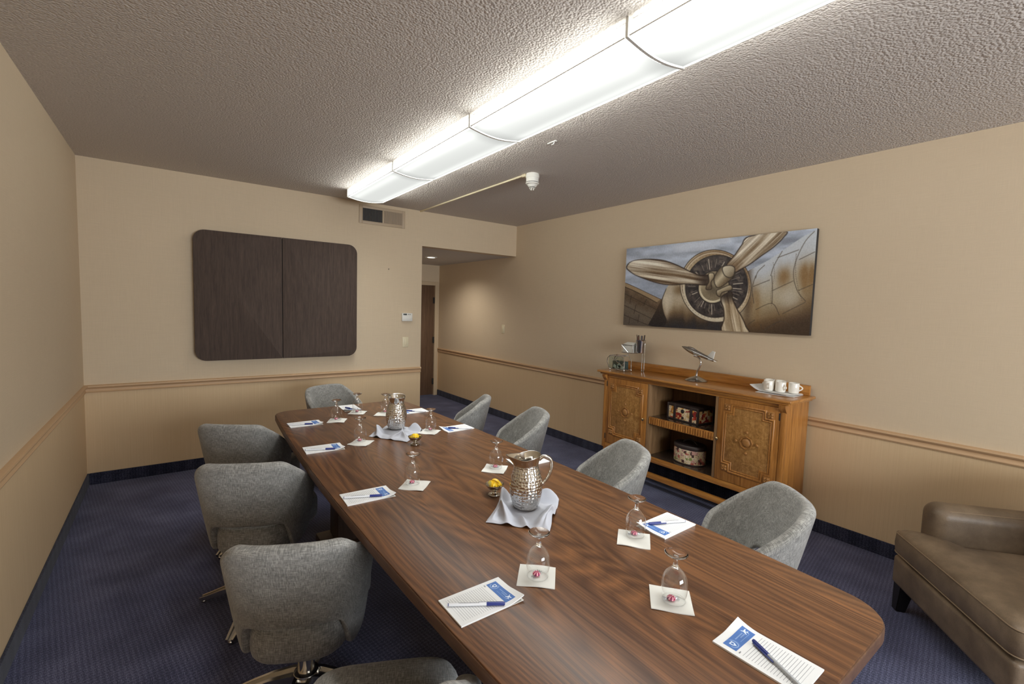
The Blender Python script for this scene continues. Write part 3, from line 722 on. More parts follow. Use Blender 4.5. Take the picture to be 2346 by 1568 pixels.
def door(y0, y1, z0, z1, py0, py1, pz0, pz1, knob_y, hinge_y):
    d = sp('door', MB().box(SBX-.004, SBX+.018, y0, y1, z0, z1, .003), M['oak'])
    sp('panel', MB().box(SBX-.006, SBX+.0, py0, py1, pz0, pz1, .001), M['burl'], d)
    e = .056
    def notch(i):
        a, c, f, g = py0+i, py1-i, pz0+i, pz1-i
        return [(a+e, f), (c-e, f), (c-e, f+e), (c, f+e), (c, g-e), (c-e, g-e), (c-e, g), (a+e, g), (a+e, g-e), (a, g-e), (a, f+e), (a+e, f+e)]
    for i, rr in ((0.0, .0075), (.016, .005)):
        b = MB(); pts = [(SBX-.006, y, z) for y, z in notch(i)]
        b.sweep(pts, [(-rr, 0), (-rr*.7, rr*.7), (0, rr), (rr*.7, rr*.7), (rr, 0), (0, -.002)], True, (-1, 0, 0)); sp('moulding', b, M['oak'], d, angle=50)
    for y, z in ((py0, pz0), (py1-e+.006, pz0), (py0, pz1-e+.006), (py1-e+.006, pz1-e+.006)):
        q = e-.010; b = MB(); b.box(SBX-.009, SBX-.003, y, y+q, z, z+q, .002)
        for k in range(4):
            an = PI/4+k*PI/2; b.lathe([(0, .010), (.006, .009), (.010, .003), (.011, 0)], 10, YZ(SBX-.009) @ Matrix.Translation((y+q/2+.0125*math.cos(an), z+q/2+.0125*math.sin(an), 0)))
        b.lathe([(0, .010), (.004, .008), (.006, 0)], 10, YZ(SBX-.009) @ Matrix.Translation((y+q/2, z+q/2, 0))); sp('carved_corner', b, M['carve'], d)
    my, mz = (py0+py1)/2, (pz0+pz1)/2-.005; Q = lambda yy, zz: YZ(SBX-.006) @ Matrix.Translation((yy, zz, 0))
    b = MB(); b.lathe([(0, .012), (.018, .011), (.028, .006), (.032, 0)], 24, Q(my, mz)); b.lathe([(.040, 0), (.042, .007), (.047, .007), (.049, 0)], 8, Q(my, mz), False)
    for k in range(4): b.lathe([(0, .010), (.007, .008), (.011, 0)], 12, Q(my+.075*math.cos(k*PI/2), mz+.075*math.sin(k*PI/2)))
    sp('medallion', b, M['carve'], d)
    b = MB(); b.lathe([(.006, 0), (.005, .012), (.011, .018), (.012, .026), (.006, .031), (0, .032)], 16, YZ(SBX-.004) @ Matrix.Translation((knob_y, .602, 0))); sp('knob', b, M['brass'], d)
    for z in (z0+.06, z1-.06): sp('hinge', MB().box(SBX-.007, SBX, hinge_y-.004, hinge_y+.004, z-.025, z+.025, .001), M['slot'], d)
door(2.454, 2.910, .294, .910, 2.497, 2.868, .385, .862, 2.472, 2.908)
door(1.377, 1.813, .294, .910, 1.414, 1.765, .372, .872, 1.800, 1.379)
for x in (SBX+.025, BK-.035):
    for y in (SY0+.022, SY1-.022):
        sp('leg', MB().lathe([(.018, 0), (.024, .006), (.026, .03), (.018, .05), (.014, .06), (.022, .075), (.026, .11), (.026, .145), (.017, .155), (.025, .165), (.027, .19), (.020, .205), (.026, .215), (.026, .246), (0, .246)], 20, Matrix.Translation((x, y, 0))), M['oak'])
sp('stretcher', MB().box(SBX+.008, SBX+.043, SY0+.03, SY1-.03, .098, .142, .004), M['oakh'])

# things on the sideboard
ZT = .9705
# model aeroplane
ma = thing('model_airplane', 'polished metal model jet on a curved stand on the sideboard', 'model plane', (3.50, 2.14, ZT)); O = Vector((3.50, 2.14, ZT))
MB().lathe([(.088, 0), (.090, .004), (.080, .012), (.05, .026), (.022, .036), (.012, .042), (0, .043)], 32).build('base', M['pewter'], ma)
MB().tube([(0, 0, .04), (0, -.006, .075), (-.0, -.026, .12), (0, -.033, .155), (0, -.022, .185), (0, .004, .202), (0, .03, .206)], .0085, False, 10, [1.2, 1.0, .85, .8, .85, .95, 1.1], up=(1, 0, 0), fine=5).build('stem', M['chrome'], ma)
# plane axis: nose up towards +y (left in the picture)
th_ = math.radians(14); PM = Matrix.Translation((0, .012, .232)) @ Matrix.Rotation(th_, 4, 'X') @ Matrix.Rotation(math.radians(-12), 4, 'Z')
ax = PM @ Matrix.Rotation(-PI/2, 4, 'X')       # local z -> +y
fus = MB().lathe([(0, -.185), (.010, -.184), (.013, -.16), (.017, -.10), (.021, -.04), (.024, .02), (.024, .06), (.019, .10), (.011, .14), (.004, .165), (0, .172)], 24, ax).build('fuselage', M['pewter'], ma)
MB().lathe([(0, -.06), (.008, -.045), (.012, -.01), (.011, .02), (.006, .045), (0, .055)], 16, PM @ Matrix.Translation((0, .055, .018)) @ Matrix.Rotation(-PI/2, 4, 'X')).build('canopy', M['chrome'], ma)
for s in (-1, 1):
    MB().prism([(s*.015, .03), (s*.075, -.055), (s*.075, -.085), (s*.015, -.085)][::s], -.003, .003, .001, PM).build('wing', M['chrome'], ma)
    MB().prism([(s*.010, -.135), (s*.045, -.165), (s*.045, -.185), (s*.010, -.182)][::s], -.002, .002, .0005, PM).build('tailplane', M['chrome'], ma)
MB().prism([(-.115, .012), (-.150, .070), (-.178, .070), (-.180, .012)], -.0025, .0025, .0008, PM @ Matrix(((0, 0, 1, 0), (1, 0, 0, 0), (0, 1, 0, 0), (0, 0, 0, 1)))).build('tail_fin', M['lightwhite'], ma)
MB().cyl(PM @ Vector((0, -.184, 0)), PM @ Vector((0, -.215, 0)), .003, .001, 8).build('tail_spike', M['chrome'], ma)

# cups on folded cloths
cl = MB()
def fold(cx, cy, sx, sy, rz, z, amp, ph, curl):
    c, s_ = math.cos(rz), math.sin(rz)
    def fn(u, v):
        x, y = (u-.5)*sx, (v-.5)*sy
        zz = z+amp*(math.sin(u*7+ph)*math.sin(v*5+ph)+1)*.5+curl*max(0, v-.72)**1.5*6
        return (cx+c*x-s_*y, cy+s_*x+c*y, zz)
    return fn
NB = Vector((3.535, 1.50, ZT))
cl.slab(fold(3.505, 1.490, .19, .25, math.radians(4), ZT+.004, .002, .4, 0), 18, 24, .003)
tag(cl.build('folded_napkin', M['clothwhite']), 'lower white folded cloth napkin on the right end of the sideboard', 'napkin', None)
cl = MB(); cl.slab(fold(3.512, 1.520, .17, .29, math.radians(-12), ZT+.0125, .003, 1.3, .035), 18, 28, .003)
tag(cl.build('folded_napkin', M['clothwhite']), 'upper white folded cloth napkin under the white mugs, left edge curling up', 'napkin', None)
def make_mug(label):
    r = thing('mug', label, 'mug', (0, 0, 0), 0, 'white mugs on the folded napkins')
    MB().lathe([(0, 0), (.029, 0), (.031, .003), (.0335, .010), (.034, .070), (.0325, .073), (.031, .070), (.0305, .012), (.02, .008), (0, .007)], 28).build('body', M['porcelain'], r)
    MB().tube([(.032+.020*math.sin(k/8*PI)*1.15, 0, .055-.038*k/8) for k in range(9)], .0045, False, 8, up=(0, 1, 0)).build('handle', M['porcelain'], r)
    return r
MUG = [((3.484, 1.555), 3.6, 'white mug nearest on the left of the mug group, front of the sideboard'), ((3.499, 1.480), 4.2, 'white mug in the middle of the front pair on the napkins'),
       ((3.529, 1.405), 5.4, 'white mug at the right-hand end of the mug group'), ((3.552, 1.578), 1.4, 'white mug at the back left with its handle showing'), ((3.566, 1.508), .1, 'white mug at the back middle, mostly hidden behind the others')]
pm = make_mug(MUG[0][2]); pm.location = (*MUG[0][0], ZT+.0165); pm.rotation_euler = (0, 0, MUG[0][1])
for xy, rz, lb in MUG[1:]: dup(pm, (*xy, ZT+.0165), rz, lb)

# condiment rack
cr = thing('condiment_rack', 'chrome two-tier condiment rack with a glass-fronted basket on the left end of the sideboard', 'rack', (3.46, 2.87, ZT)); O = cr.location.copy()
def cp(name, mb, mat, parent=None): return mb.build(name, mat, parent or cr, O)
b = MB()
X0, X1, Y0, Y1 = 3.36, 3.46, 2.785, 2.985
for x in (X0, X1):
    b.tube([(x, Y0, ZT+.012), (x, Y0, ZT+.10), (x, Y0+.03, ZT+.14), (x, Y1-.03, ZT+.14), (x, Y1, ZT+.115), (x, Y1+.008, ZT+.075), (x, Y1-.012, ZT+.03), (x, Y1-.04, ZT+.012), (x, Y0, ZT+.012)], .0035, False, 8, up=(1, 0, 0))
for y, z in ((Y0, ZT+.012), (Y1-.04, ZT+.012), (Y0+.03, ZT+.14), (Y1-.03, ZT+.14)): b.tube([(X0, y, z), (X1, y, z)], .0035, False, 8)
for k in range(3): b.tube([(X0-.002, 2.93-.045*k, ZT+.115-.018*k), (X0-.002, 2.90-.045*k, ZT+.095-.022*k), (X0-.002, 2.865-.04*k, ZT+.088-.02*k+.038)], .0025, False, 8, up=(1, 0, 0))
cp('lower_basket', b, M['chrome'])
cp('glass_front', MB().box(X0+.004, X0+.007, Y0+.006, Y1-.010, ZT+.016, ZT+.134, .001), M['greenglass'])
b = MB()
for x in (X0, X1):
    b.lathe([(0, 0), (.007, .002), (.009, .009), (.007, .016), (0, .018)], 12, Matrix.Translation((x, Y0, ZT))); b.lathe([(0, 0), (.007, .002), (.009, .009), (.007, .016), (0, .018)], 12, Matrix.Translation((x, Y1-.03, ZT)))
cp('feet', b, M['chrome'])
for y in (2.705, 2.730): cp('post', MB().tube([(3.545, y, ZT), (3.545, y, ZT+.265)], .0045, False, 10), M['chrome'])
cp('post_foot', MB().lathe([(.016, 0), (.018, .004), (.010, .008), (0, .010)], 16, Matrix.Translation((3.545, 2.7175, ZT))), M['chrome'])
b = MB(); U0, U1, V0, V1 = 3.49, 3.58, 2.800, 2.93
for z in (ZT+.165, ZT+.240): b.tube([(U0, V0, z), (U1, V0, z), (U1, V1, z), (U0, V1, z)], .003, True, 8)
for x, y in ((U0, V0), (U1, V0), (U1, V1), (U0, V1)): b.tube([(x, y, ZT+.165), (x, y, ZT+.240)], .003, False, 8)
b.tube([(X1, 2.84, ZT+.14), (3.49, 2.84, ZT+.165)], .003, False, 8); b.tube([(3.545, 2.730, ZT+.17), (3.545, 2.80, ZT+.17)], .003, False, 8)
b.tube([(U0-.003, V1, ZT+.235), (U0-.003, V0+.05, ZT+.17)], .0022, False, 6)
cp('upper_basket', b, M['chrome'])
cp('cup', MB().lathe([(0, ZT+.172), (.043, ZT+.172), (.045, ZT+.178), (.045, ZT+.285), (.048, ZT+.292), (.0435, ZT+.288), (.0425, ZT+.180), (0, ZT+.177)], 28, Matrix.Translation((3.550, 2.758, 0))), M['chrome'])
CUP = Vector((3.550, 2.758, ZT+.180))
for k in range(7):
    a = k*2*PI/7+.3; dx, dy = .026*math.cos(a), .028*math.sin(a)
    b = MB(); b.sweep([(CUP.x+dx*.7, CUP.y+dy*.7, CUP.z), (CUP.x+dx*1.35, CUP.y+dy*1.45, CUP.z+.150+.006*(k % 3))], [(-.0075, -.0014), (.0075, -.0014), (.0075, .0014), (-.0075, .0014)])
    tag(b.build('stirrer', M['stir'] if k % 3 else M['stirred']), 'flat stirrer standing in the chrome cup of the condiment rack', 'stirrer', 'stirrers in the chrome cup')
for k in range(6):
    b = MB(); b.box(U0+.008+k*.0115, U0+.016+k*.0115, V0+.008, V1-.006, ZT+.169, ZT+.246+.004*(k % 3)+(.010 if k > 2 else 0), .002)
    tag(b.build('paper_packet', M['packet']), 'white paper packet standing in the upper basket of the rack', 'packet', 'white packets in the upper basket')
for k in range(5):
    b = MB(); b.box(X0+.018+k*.014, X0+.028+k*.014, Y0+.02, Y1-.045, ZT+.016, ZT+.088, .002)
    tag(b.build('tea_packet', M['teal']), 'dark green tea packet standing in the lower basket of the rack', 'packet', 'green packets in the lower basket')
for k, (yy, an) in enumerate(((2.90, .4), (2.865, -.3), (2.83, .15), (2.852, .9))):
    b = MB(); q = Matrix.Translation((X0+.013, yy, ZT+.036+.012*(k == 3))) @ Matrix.Rotation(an, 4, 'X'); b.box(-.002, .002, -.024, .024, -.014, .014, .001, 2, q)
    tag(b.build('sweetener_sachet', M['packet']), 'small white sachet at the front of the lower basket', 'packet', 'sachets in the lower basket')

# trunk and train case
tk = thing('decorative_trunk', 'rectangular travel-collage trunk on the upper sideboard shelf', 'trunk', (3.480, 2.165, .6325), math.radians(-6)); zz = 0
MB().box(-.095, .095, -.150, .150, .004, .112, .004).build('body', M['collage'], tk)
MB().box(-.098, .098, -.153, .153, .112, .138, .006).build('lid', M['darkleather'], tk)
MB().box(-.099, .099, -.154, .154, 0, .014, .003).build('base_band', M['darkleather'], tk)
for x in (-.093, .093):
    for y in (-.148, .148): MB().box(x-.008, x+.008, y-.008, y+.008, .0, .138, .003).build('corner_strip', M['darkleather'], tk)
for y in (-.085, .078): MB().box(-.100, -.093, y-.012, y+.012, .004, .140, .002).build('strap', M['darkleather'], tk)
MB().lathe([(0, .006), (.016, .004), (.017, 0)], 16, Matrix(((0, 0, -1, -.094), (1, 0, 0, 0), (0, 1, 0, .085), (0, 0, 0, 1)))).build('clasp', M['slot'], tk)
tcz = .2935
tc = thing('train_case', 'oval travel-collage case with a handle on the lower sideboard shelf', 'case', (3.445, 2.125, tcz))
E_ = Matrix.Diagonal((.80, 1.05, 1, 1))
MB().lathe([(0, .002), (.122, .002), (.126, .010), (.127, .128), (0, .128)], 48, E_).build('body', M['collage2'], tc)
MB().lathe([(.128, .126), (.130, .132), (.129, .150), (.122, .158), (0, .160)], 48, E_).build('lid', M['darkleather'], tc)
MB().lathe([(0, 0), (.127, 0), (.129, .004), (.128, .012), (0, .012)], 48, E_).build('base_band', M['darkleather'], tc)
MB().tube([(0, -.062+.124*k/10, .158+.034*math.sin(k/10*PI)**.7) for k in range(11)], .006, False, 8, up=(1, 0, 0)).build('handle', M['darkleather'], tc)

# ---------------------------------------------------------------- painting
def painting():
    y0, y1, z0, z1, xf = 1.377, 3.056, 1.394, 2.147, XR-.036
    r = thing('painting', 'wide canvas painting of an aircraft propeller engine above the sideboard', 'painting', (XR, (y0+y1)/2, z0))
    MU, MV, SS = 620, 276, 2; nu, nv = (MU+1)*SS-1, (MV+1)*SS-1
    # plan of the picture drawn in sketch units; quad of the picture in those units
    src = np.array([(0, 0), (1, 0), (1, 1), (0, 1)], float); dst = np.array([(400, 370), (2196, 200), (2155, 1208), (375, 1108)], float)
    A = []; B = []
    for (u, v), (x, y) in zip(src, dst):
        A.append([u, v, 1, 0, 0, 0, -u*x, -v*x]); B.append(x); A.append([0, 0, 0, u, v, 1, -u*y, -v*y]); B.append(y)
    h = np.linalg.solve(np.array(A), np.array(B))
    uu, vv = np.meshgrid(np.linspace(0, 1, nu+1), np.linspace(0, 1, nv+1), indexing='ij')
    den = h[6]*uu+h[7]*vv+1; X = (h[0]*uu+h[1]*vv+h[2])/den; Y = (h[3]*uu+h[4]*vv+h[5])/den
    rs = np.random.RandomState(3)
    def vnoise(x, y, s, seed):
        g = np.random.RandomState(seed).rand(64, 64); x = x/s; y = y/s
        xi = np.floor(x).astype(int); yi = np.floor(y).astype(int); fx = x-xi; fy = y-yi; fx = fx*fx*(3-2*fx); fy = fy*fy*(3-2*fy)
        G = lambda a, b: g[a % 64, b % 64]
        return (G(xi, yi)*(1-fx)+G(xi+1, yi)*fx)*(1-fy)+(G(xi, yi+1)*(1-fx)+G(xi+1, yi+1)*fx)*fy
    def inside(poly):
        m_ = np.zeros(X.shape, bool); n = len(poly)
        for i in range(n):
            x1, y1_ = poly[i-1]; x2, y2 = poly[i]
            if y1_ == y2: continue
            c = ((y1_ > Y) != (y2 > Y)) & (X < (x2-x1)*(Y-y1_)/(y2-y1_)+x1); m_ ^= c
        return m_
    def cv(pts, closed=True, n=5):   # smooth curve through the points
        P = np.array(pts, float); N = len(P); o = []
        for i in range(N if closed else N-1):
            g = (lambda j: P[j % N]) if closed else (lambda j: P[min(max(j, 0), N-1)])
            a, b, c, d = g(i-1), g(i), g(i+1), g(i+2)
            for k in range(n):
                t = k/n; o.append(tuple(.5*(2*b+(c-a)*t+(2*a-5*b+4*c-d)*t*t+(3*b-a-3*c+d)*t**3)))
        return o if closed else o+[tuple(P[-1])]
    def dseg(a, b):
        ax, ay = a; bx, by = b; dx, dy = bx-ax, by-ay; t = np.clip(((X-ax)*dx+(Y-ay)*dy)/(dx*dx+dy*dy), 0, 1)
        return np.hypot(X-ax-t*dx, Y-ay-t*dy)
    C = np.zeros(X.shape+(3,))
    def put(mask, col):
        a = mask.astype(float)[..., None] if mask.dtype == bool else mask[..., None]
        C[:] = C*(1-a)+np.array(col if isinstance(col, tuple) else col, float)*a
    def lerp(t, *st):
        t = np.clip(t, 0, 1)[..., None]; n = len(st)-1; o = np.zeros(X.shape+(3,))
        for i in range(n):
            f = np.clip(t*n-i, 0, 1); a, b = np.array(st[i], float), np.array(st[i+1], float)
            sel = (t*n >= i) if i else (t*n >= -1); o = np.where(sel, a*(1-f)+b*f, o)
        return o
    def line(pts, wd, col, al=.8):
        d = np.full(X.shape, 1e9); pts = cv(pts, False, 4) if len(pts) in (3, 4, 5, 6) else pts
        for a, b in zip(pts, pts[1:]): d = np.minimum(d, dseg(a, b))
        put(np.clip(1-d/wd, 0, 1)*al, col)
    # sky with bands of cloud
    sy = Y-(X-400)*(-.095)
    n1 = vnoise(X*.16, sy, 52, 1)*.7+vnoise(X*.3, sy, 22, 2)*.3
    put(np.ones(X.shape), lerp(n1*1.5-.25, (128, 134, 146), (160, 169, 184), (186, 196, 211)))
    put(np.clip((vnoise(X*.3, sy, 45, 9)-.6)*4, 0, 1)*.5, (206, 212, 222))
    put(np.clip((sy-520)/300, 0, 1)*np.clip((900-X)/300, 0, 1)*.5, (176, 190, 214))
    # fuselage on the right
    fus_ = [(1500, 640), (1570, 590), (1660, 545), (1760, 490), (1850, 430), (1960, 350), (2080, 270), (2240, 190), (2240, 1260), (1480, 1260), (1480, 760)]
    mk = inside(fus_); t_ = (Y-(1180-.42*(X-1500)))/620
    st_ = vnoise(X, Y*.25, 38, 5)
    put(mk, lerp(np.clip((Y+.45*(X-1900)-520)/640, 0, 1), (186, 192, 198), (178, 172, 156), (160, 146, 118), (112, 90, 62), (70, 54, 40)))
    rust = np.exp(-(((X-2120)/90)**2+((Y-640)/170)**2))+.8*np.exp(-(((X-1900)/80)**2+((Y-660)/110)**2))+.8*np.exp(-(((X-1640)/60)**2+((Y-880)/160)**2))+.9*np.exp(-(((X-1700)/120)**2+((Y-1150)/70)**2))
    put(mk*np.clip(rust*(.35+st_), 0, .85), (124, 92, 52)); put(mk*np.clip((Y-1010+.12*(X-1900))/170, 0, .85), (64, 50, 38))
    put(mk*np.exp(-(((X-1960)/120)**2+((Y-850)/110)**2))*.6, (196, 192, 180)); put(mk*np.exp(-(((X-1570)/40)**2+((Y-760)/420)**2))*.75, (74, 56, 40))
    for pts in ([(1640, 660), (1660, 600), (1720, 540)], [(1620, 740), (1770, 680)], [(1800, 780), (1990, 690)], [(2040, 490), (2180, 420)], [(1840, 470), (2030, 400)], [(1650, 960), (1800, 900), (1870, 1010)], [(1900, 1000), (2110, 890)],
                [(1790, 640), (1800, 760), (1800, 900)], [(1780, 640), (1810, 540), (1880, 410)], [(2000, 700), (1990, 600), (2020, 470), (2090, 320), (2170, 230)], [(2000, 700), (2040, 800), (2110, 880)], [(1630, 900), (1610, 760), (1640, 640)], [(2040, 780), (2180, 720)], [(1580, 1100), (1640, 1060)], [(1700, 1100), (1730, 1160), (1900, 1070), (2050, 1190)], [(1740, 1140), (1890, 1060)]):
        line(pts, 6, (70, 60, 50), .85)
    for i in range(26):
        t0 = i/25; put(np.clip(1.3-np.hypot(X-(2010-30*math.sin(t0*3)+t0*70), Y-(440+t0*430))/5, 0, 1)*.8, (80, 66, 52)); put(np.clip(1.3-np.hypot(X-(1800+14*math.sin(t0*6)), Y-(520+t0*400))/4.5, 0, 1)*.7, (84, 70, 56))
    # the other wing at lower left
    wg = [(360, 690), (400, 700), (480, 735), (560, 775), (660, 820), (745, 862), (790, 760), (830, 1180), (360, 1180)]; mk = inside(wg)
    put(mk, lerp(np.clip((Y-.42*(X-390)-720)/300+vnoise(X, Y, 50, 7)*.25-.1, 0, 1), (120, 100, 78), (84, 68, 52), (104, 92, 78), (90, 80, 70)))
    top = inside([(385, 698), (480, 735), (660, 820), (740, 860), (700, 890), (600, 835), (480, 775), (385, 735)]); put(top, (152, 130, 100)); line([(385, 738), (480, 778), (600, 838), (700, 892)], 7, (40, 30, 24))
    line([(395, 700), (480, 737), (660, 822), (745, 862)], 5, (52, 42, 36))
    for pts in ([(380, 800), (700, 960)], [(380, 915), (660, 1050)], [(380, 1010), (620, 1110)], [(450, 820), (440, 900)], [(600, 860), (575, 920)], [(500, 910), (480, 1000)], [(530, 1010), (520, 1080)], [(440, 1040), (430, 1100)]): line(pts, 5, (44, 36, 30))
    dk = inside([(745, 862), (700, 960), (620, 1110), (860, 1180), (780, 1000)]); put(dk, lerp((Y-860)/260, (86, 66, 48), (52, 42, 36), (38, 34, 36)))
    # cowling body
    cw = [(930, 560), (840, 690), (790, 760), (760, 840), (752, 900), (770, 990), (800, 1060), (835, 1180), (1500, 1190), (1470, 1000), (1300, 640)]; mk = inside(cv(cw))
    put(mk, lerp((np.hypot(X-1270, Y-760)-300)/300*.12+np.clip((Y-830)/290, 0, 1)**1.3*.9+(st_-.5)*.25, (196, 186, 166), (166, 150, 124), (112, 92, 68), (62, 52, 44), (46, 44, 48)))
    put(mk*np.exp(-(((X-800)/26)**2))*np.clip((Y-800)/60, 0, 1)*.6*np.clip((1080-Y)/100, 0, 1), (214, 204, 184)); put(mk*np.exp(-(((X-920)/60)**2+((Y-770)/60)**2))*.8, (104, 80, 50))
    line([(790, 760), (760, 840), (752, 900), (770, 990), (800, 1060), (835, 1150)], 7, (50, 42, 36))
    # ring of the cowling
    ca, sa = math.cos(math.radians(24)), math.sin(math.radians(24))
    def ell(cx, cy, rx, ry, an=24):
        c, s_ = math.cos(math.radians(an)), math.sin(math.radians(an)); dx, dy = X-cx, Y-cy
        return np.hypot((c*dx+s_*dy)/rx, (-s_*dx+c*dy)/ry), np.arctan2(dy, dx)
    e0, an0 = ell(1262, 735, 352, 330, 55); put(e0 < 1, lerp((np.cos(an0-2.2)+1)/2+(vnoise(X, Y, 34, 11)-.5)*.3, (146, 120, 88), (178, 160, 130), (204, 194, 172)))
    put(np.clip(1-np.abs(e0-1)/.018, 0, 1), (58, 48, 40)); put(np.clip(1-np.abs(e0-.945)/.02, 0, 1)*.7*(np.sin(an0) < .2), (92, 70, 48)); put(np.clip(1-np.abs(e0-.915)/.022, 0, 1)*.8, (214, 204, 182))
    for i in range(60):
        a = i*2*PI/60; put(np.clip(1.2-np.hypot(X-(1266+318*math.cos(a)), Y-(738+306*math.sin(a)))/5, 0, 1)*.6, (88, 74, 60))
    e1, an1 = ell(1272, 738, 294, 298, 40); put(e1 < 1, lerp(vnoise(X, Y, 26, 13)*.8+.1*e1, (36, 32, 34), (58, 52, 52), (84, 76, 70)))
    put(np.clip(1-np.abs(e1-1)/.025, 0, 1)*.9, (34, 28, 26))
    for i in range(34):
        a = i*2*PI/34+.06*rs.randn(); r0, r1 = 165+20*rs.rand(), 220+50*rs.rand()
        p0 = (1250+r0*math.cos(a), 738+r0*math.sin(a)); p1 = (1262+r1*math.cos(a), 738+r1*math.sin(a)); line([p0, p1], 7 if i % 3 == 0 else 4, (214, 204, 184) if i % 3 == 0 else (150, 140, 126), .95)
    for i in range(12):
        a = i*2*PI/12+.2; q = np.exp(-(((X-(1262+240*math.cos(a)))/36)**2+((Y-(738+240*math.sin(a)))/40)**2)); put(q*.45*(vnoise(X, Y, 12, 17) > .4), (136, 124, 108))
    # gear case
    e2, an2 = ell(1246, 745, 142, 152, 20); put(e2 < 1, lerp(e2*.5+.35*(np.sin(an2-.6)+1)/2, (150, 138, 112), (120, 108, 88), (168, 154, 124), (206, 194, 164)))
    put((np.clip(1-np.abs(e2-.90)/.08, 0, 1)*np.clip(np.sin(an2-.4), 0, 1)), (228, 219, 194)); put((e2 < .86)*np.clip((Y-735)/60, 0, 1)*.55, (96, 84, 66)); put(np.clip(1-np.abs(e2-1.02)/.035, 0, 1), (34, 28, 26))
    put(np.clip(1-(ell(1240, 770, 70, 62, 0)[0]), 0, 1)*.8, (92, 82, 68))
    # blades
    def blade(poly, a, b, pal, seed, rim=(40, 28, 22)):
        poly = cv(poly); mk = inside(poly); dx, dy = b[0]-a[0], b[1]-a[1]; L = math.hypot(dx, dy); al = ((X-a[0])*dx+(Y-a[1])*dy)/L; pe = (-(X-a[0])*dy+(Y-a[1])*dx)/L
        s_ = vnoise(al*.045+500, pe+500, 9, seed)*.5+vnoise(al*.09+500, pe+500, 24, seed+1)*.5
        put(mk, lerp(s_*1.5-.22+(.0), *pal))
        line(poly+[poly[0]], 9, rim, .95); return mk, al, pe
    mk, al, pe = blade([(405, 560), (420, 515), (470, 488), (560, 474), (680, 476), (780, 492), (880, 528), (960, 566), (1040, 605), (1120, 632), (1200, 634), (1205, 716), (1120, 722), (1040, 714), (960, 712), (880, 720), (780, 716), (680, 694), (580, 660), (480, 618)], (405, 555), (1200, 680), [(90, 70, 50), (140, 122, 100), (182, 169, 148), (226, 219, 202)], 21)
    put(mk*np.clip(1-np.abs(pe+82-.04*np.abs(al-300))/34, 0, 1)*np.clip((900-X)/200, 0, 1)*.9, (246, 241, 226)); put(mk*np.clip(1-np.abs(pe+6)/26, 0, 1)*np.clip((al-150)/120, 0, 1)*np.clip((800-al)/200, 0, 1)*.55, (104, 78, 50)); put(mk*np.clip(1-np.abs(pe-50)/22, 0, 1)*np.clip((700-al)/200, 0, 1)*.5, (226, 216, 194)); put(mk*np.clip((X-1050)/110, 0, 1)*.75, (40, 30, 24)); put(mk*np.clip((pe-68)/34, 0, 1)*.75, (84, 62, 40))
    mk, al, pe = blade([(1362, 545), (1440, 440), (1500, 350), (1570, 268), (1900, 225), (1885, 285), (1800, 370), (1690, 450), (1580, 530), (1490, 580), (1440, 600)], (1400, 580), (1750, 240), [(98, 76, 52), (146, 128, 104), (190, 177, 155), (230, 224, 207)], 31)
    put(mk*np.clip(1-np.abs(pe+52)/26, 0, 1)*.85*np.clip((al-60)/120, 0, 1), (246, 241, 226)); put(mk*np.clip(1-np.abs(pe-42)/20, 0, 1)*.6*np.clip((al-120)/120, 0, 1), (232, 224, 204)); put(mk*np.clip(1-np.abs(pe+4)/22, 0, 1)*.45, (112, 86, 56)); put(mk*np.clip((150-al)/120, 0, 1)*.6, (90, 64, 38))
    mk, al, pe = blade([(1318, 845), (1412, 790), (1430, 860), (1470, 950), (1520, 1030), (1560, 1120), (1580, 1185), (1340, 1175), (1352, 1050), (1345, 950)], (1370, 800), (1450, 1170), [(92, 72, 50), (150, 130, 102), (190, 174, 146), (222, 212, 188)], 41)
    put(mk*np.clip((910-Y)/80, 0, 1)*.85, (40, 32, 28)); put(mk*np.clip(1-np.abs(pe-10)/24, 0, 1)*np.clip((Y-900)/80, 0, 1)*.6, (96, 72, 44))
    # hub barrels
    def shade(poly, a, b, pal, rim=(46, 38, 30)):
        poly = cv(poly); mk = inside(poly); dx, dy = b[0]-a[0], b[1]-a[1]; L = dx*dx+dy*dy; put(mk, lerp(((X-a[0])*dx+(Y-a[1])*dy)/L, *pal)); line(poly+[poly[0]], 8, rim, .9)
    shade([(1250, 650), (1330, 545), (1440, 600), (1420, 660), (1320, 740), (1270, 740)], (1270, 620), (1390, 720), [(112, 98, 78), (196, 184, 156), (120, 104, 80), (70, 58, 46)])
    shade([(1325, 565), (1345, 545), (1400, 540), (1435, 556), (1442, 590), (1428, 640), (1390, 655), (1350, 635), (1330, 600)], (1340, 560), (1430, 640), [(206, 198, 176), (170, 158, 134), (112, 98, 78)])
    shade([(1195, 618), (1240, 612), (1248, 650), (1220, 700), (1228, 760), (1180, 768), (1175, 740), (1200, 690)], (1190, 640), (1250, 700), [(200, 188, 160), (150, 134, 108), (90, 76, 60)])
    shade([(1275, 780), (1300, 765), (1400, 725), (1418, 770), (1330, 795), (1310, 835), (1280, 820)], (1330, 735), (1360, 800), [(210, 200, 174), (164, 150, 122), (110, 96, 76)])
    # varnish: fine brush variation
    C[:] = np.clip(C*1.06+4+(vnoise(X, Y, 7, 51)[..., None]-.5)*14, 0, 255)
    nu, nv = MU, MV; C = C.reshape(MU+1, SS, MV+1, SS, 3).mean((1, 3)); uu, vv = np.meshgrid(np.linspace(0, 1, nu+1), np.linspace(0, 1, nv+1), indexing='ij')
    c = C/255; lc = np.where(c <= .04045, c/12.92, ((c+.055)/1.055)**2.4)
    ys = y1+(y0-y1)*uu; zs = z1+(z0-z1)*vv
    verts = np.stack([np.full(uu.shape, xf-XR), ys-r.location.y, zs-r.location.z], -1).reshape(-1, 3)
